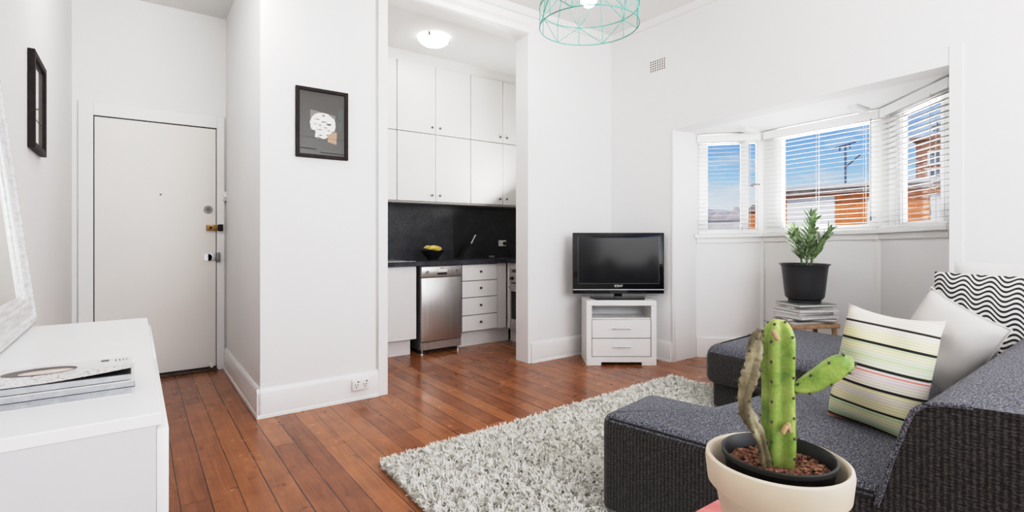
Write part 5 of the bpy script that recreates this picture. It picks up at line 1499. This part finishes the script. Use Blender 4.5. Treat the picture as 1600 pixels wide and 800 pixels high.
for k in range(4): part('ledge', B().box(TX - 0.35, TX + 0.02, a.y - 0.1, a.y + 0.15, zt - 0.8 * (k + 1), zt - 0.8 * (k + 1) + 0.06), M['greyrender'], root)
# grey block behind the brick house
HX = 24.0; a = xpt(1296, 295, HX); c = xpt(1362, 290, HX)
zt2 = 1.15 + (370 - 294) / 800 * (HX / ray(1330).x)
root = thing('grey_house', 'pale grey rendered house behind the brick house', 'house', (HX + 2, (a.y + c.y) / 2, -3))
part('wall', B().box(HX, HX + 5, c.y, a.y, -3, zt2), M['greyrender'], root)
part('roof', B().box(HX - 0.2, HX + 5.2, c.y - 0.2, a.y + 0.2, zt2, zt2 + 0.15), M['weatherboard'], root)
# far roofs through the left window
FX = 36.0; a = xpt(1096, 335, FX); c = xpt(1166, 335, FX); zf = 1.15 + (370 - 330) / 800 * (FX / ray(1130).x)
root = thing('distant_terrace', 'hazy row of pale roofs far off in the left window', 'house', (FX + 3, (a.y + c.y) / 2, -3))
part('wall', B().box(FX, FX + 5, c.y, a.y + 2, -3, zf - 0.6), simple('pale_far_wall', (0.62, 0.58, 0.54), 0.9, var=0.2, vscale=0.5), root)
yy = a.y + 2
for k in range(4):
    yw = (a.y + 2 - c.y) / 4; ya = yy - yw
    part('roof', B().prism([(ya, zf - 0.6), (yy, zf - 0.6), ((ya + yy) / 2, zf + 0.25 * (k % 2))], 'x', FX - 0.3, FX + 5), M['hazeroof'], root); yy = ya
OX = 20.0; a = xpt(1169, 330, OX); c = xpt(1186, 330, OX); zo = 1.15 + (370 - 331) / 800 * (OX / ray(1177).x)
root = thing('brick_outbuilding', 'small orange brick outbuilding at the right of the left window', 'building', (OX + 1, (a.y + c.y) / 2, -3))
part('wall', B().box(OX, OX + 2, c.y, a.y, -3, zo), M['brick'], root)
part('roof', B().prism([(c.y - 0.1, zo), (a.y + 0.1, zo), ((a.y + c.y) / 2, zo + 0.28)], 'x', OX - 0.1, OX + 2.1), M['fascia'], root)
# aerials
p0 = xpt(1321, 300, GX + 1.5); p0.z = zr + 0.225
pt_ = xpt(1321, 226, GX + 1.5)
b = B(); b.cyl(p0, pt_, 0.03, n=8)
for (u0, v0_, u1, v1_) in ((1305, 231, 1337, 222), (1320, 262, 1344, 242), (1312, 228, 1312, 236), (1328, 224, 1328, 232)):
    b.cyl(xpt(u0, v0_, GX + 1.5), xpt(u1, v1_, GX + 1.5), 0.022, n=6)
solo('tv_aerial', b, M['aerial'], 'dark TV aerial on the brick house roof behind the middle blind', 'aerial', tuple(p0))
p0 = xpt(1465, 218, TX + 0.5); p0.z = zt + 0.12; pt_ = xpt(1465, 188, TX + 0.5)
b = B(); b.cyl(p0, pt_, 0.025, n=8)
b.cyl(xpt(1456, 199, TX + .5), xpt(1472, 193, TX + .5), 0.03, n=6); b.cyl(xpt(1458, 205, TX + .5), xpt(1468, 201, TX + .5), 0.025, n=6)
solo('tv_aerial', b, M['aerial'], 'small dark aerial on top of the brick tower', 'aerial', tuple(p0))
b = B(); b.box(5.4, 60, -30, 60, -3.1, -3.0); struct('ground_outside', b, simple('street_ground', (0.42, 0.40, 0.37), 0.9, var=0.2, vscale=0.3))

# ================================================================== WORLD
w = bpy.data.worlds.new('World'); SC.world = w; w.use_nodes = True
nt = w.node_tree; nt.nodes.clear()
out = N(nt, 'ShaderNodeOutputWorld'); bg = N(nt, 'ShaderNodeBackground')
tc = N(nt, 'ShaderNodeTexCoord'); sep = N(nt, 'ShaderNodeSeparateXYZ'); L(nt, tc.outputs['Generated'], sep.inputs[0])
sky = ramp(nt, sep.outputs['Z'], [(0.0, (0.92, 0.97, 1.0)), (0.05, (0.74, 0.87, 1.0)), (0.11, (0.32, 0.54, 1.0)), (0.20, (0.13, 0.31, 0.86)), (0.8, (0.12, 0.28, 0.75))])
mp = N(nt, 'ShaderNodeMapping'); mp.inputs['Scale'].default_value = (3.2, 3.2, 13); L(nt, tc.outputs['Generated'], mp.inputs[0])
cl = N(nt, 'ShaderNodeTexNoise', i_Scale=1.6, i_Detail=6.0, i_Roughness=0.6); L(nt, mp.outputs[0], cl.inputs['Vector'])
cf = ramp(nt, cl.outputs['Fac'], [(0.46, (0, 0, 0)), (0.66, (0.8, 0.8, 0.8))])
mx = N(nt, 'ShaderNodeMix', data_type='RGBA'); L(nt, cf.outputs[0], mx.inputs[0]); L(nt, sky.outputs[0], mx.inputs[6]); mx.inputs[7].default_value = (0.95, 0.96, 0.98, 1)
gr = N(nt, 'ShaderNodeMath', operation='LESS_THAN', i_1=-0.01); L(nt, sep.outputs['Z'], gr.inputs[0])
mx2 = N(nt, 'ShaderNodeMix', data_type='RGBA'); L(nt, gr.outputs[0], mx2.inputs[0]); L(nt, mx.outputs[2], mx2.inputs[6]); mx2.inputs[7].default_value = (0.5, 0.48, 0.45, 1)
L(nt, mx2.outputs[2], bg.inputs[0]); bg.inputs[1].default_value = 0.92
L(nt, bg.outputs[0], out.inputs[0])

# ================================================================== LIGHTS
def area(name, loc, target, sx, sy, power, col=(1, 1, 1)):
    l = bpy.data.lights.new(name, 'AREA'); l.shape = 'RECTANGLE'; l.size = sx; l.size_y = sy; l.energy = power; l.color = col
    o = bpy.data.objects.new(name, l); COL.objects.link(o); o.location = loc
    o.rotation_euler = (Vector(target) - Vector(loc)).to_track_quat('-Z', 'Y').to_euler()
    return o
def point(name, loc, power, col=(1, 1, 1), r=0.05):
    l = bpy.data.lights.new(name, 'POINT'); l.energy = power; l.color = col; l.shadow_soft_size = r
    o = bpy.data.objects.new(name, l); COL.objects.link(o); o.location = loc
    return o
area('rear_fill', (2.3, -2.5, 1.5), (2.0, 2.6, 1.0), 3.8, 2.6, 88, (1.0, 1.0, 1.0))  # added fill behind the camera, no window is modelled there
area('ceiling_fill', (1.6, -0.9, 1.9), (2.0, 0.6, 3.2), 1.6, 1.4, 85, (1.0, 1.0, 1.0))  # added unseen lamp aimed up to brighten the ceilings
area('window_daylight', (6.6, 2.0, 3.6), (3.2, 1.9, 0.7), 2.5, 2.0, 420, (0.97, 0.985, 1.0))
area('bay_upward_fill', (5.6, 2.0, 0.4), (4.5, 2.0, 2.1), 2.2, 0.8, 1100, (1, 1, 1))  # added lamp below sill level, stands in for bounced daylight on the bay ceiling
area('bay_sill_fill', (4.50, 2.0, 1.235), (4.42, 2.0, 3.0), 0.16, 0.95, 9.0, (1, 1, 1))  # added lamp floating over the sill, whitens the bay ceiling
area('hall_fill', (0.12, 3.2, 2.8), (0.12, 5.0, 0.7), 0.8, 0.4, 10, (1.0, 0.99, 0.97))  # added fill above the view, evens out the door and hall
area('kitchen_front_fill', (2.2, 3.0, 3.0), (2.5, 4.6, 0.5), 0.9, 0.3, 7, (1.0, 0.99, 0.97))  # added unseen fill for the kitchen fronts
area('kitchen_ceiling_fill', (3.4, 4.3, 1.6), (2.6, 4.3, 3.05), 0.6, 0.5, 8, (1.0, 0.98, 0.95))  # added fill hidden behind the partition, brightens the kitchen ceiling
area('kitchen_lamp_down', (2.32, 4.37, 2.94), (2.32, 4.37, 0), 0.22, 0.22, 1.5, (1.0, 0.95, 0.88))
point('pendant_bulb_light', tuple(at(920, -6, 2.29)), 3, (1.0, 0.95, 0.88), 0.04)
s = bpy.data.lights.new('sun', 'SUN'); s.energy = 2.2; s.angle = 0.02; s.color = (1.0, 0.95, 0.88)
so = bpy.data.objects.new('sun', s); COL.objects.link(so); so.rotation_euler = Vector((0.75, 0.25, -0.6)).to_track_quat('-Z', 'Y').to_euler()

# ================================================================== CAMERA
cam = bpy.data.cameras.new('camera'); co = bpy.data.objects.new('camera', cam); COL.objects.link(co)
co.location = (0, 0, CAMH); co.rotation_euler = (PI / 2, 0, -YAW)
cam.sensor_width = 36; cam.lens = 18.0; cam.shift_y = -30 / 1600.0; cam.clip_start = 0.02; cam.clip_end = 300
SC.camera = co
SC.view_settings.view_transform = 'Standard'
SC.view_settings.look = 'None'
SC.view_settings.exposure = 0.0
# bright, flat tone curve of an interior photograph: highlights rolled off, mid tones lifted
vs_ = SC.view_settings; vs_.use_curve_mapping = True
cmap = vs_.curve_mapping; WL = 1.8
cmap.white_level = (WL, WL, WL); cmap.clip_max_x = 1.0; cmap.clip_max_y = 1.0
cc = cmap.curves[3]
cpts = [(0, 0), (0.08, 0.068), (0.30, 0.32), (0.60, 0.635), (0.90, 0.775), (1.25, 0.865), (WL, 1.0)]
cc.points[0].location = (0, 0); cc.points[1].location = (1, 1)
for x_, y_ in cpts[1:-1]: cc.points.new(x_ / WL, y_)
cmap.update()
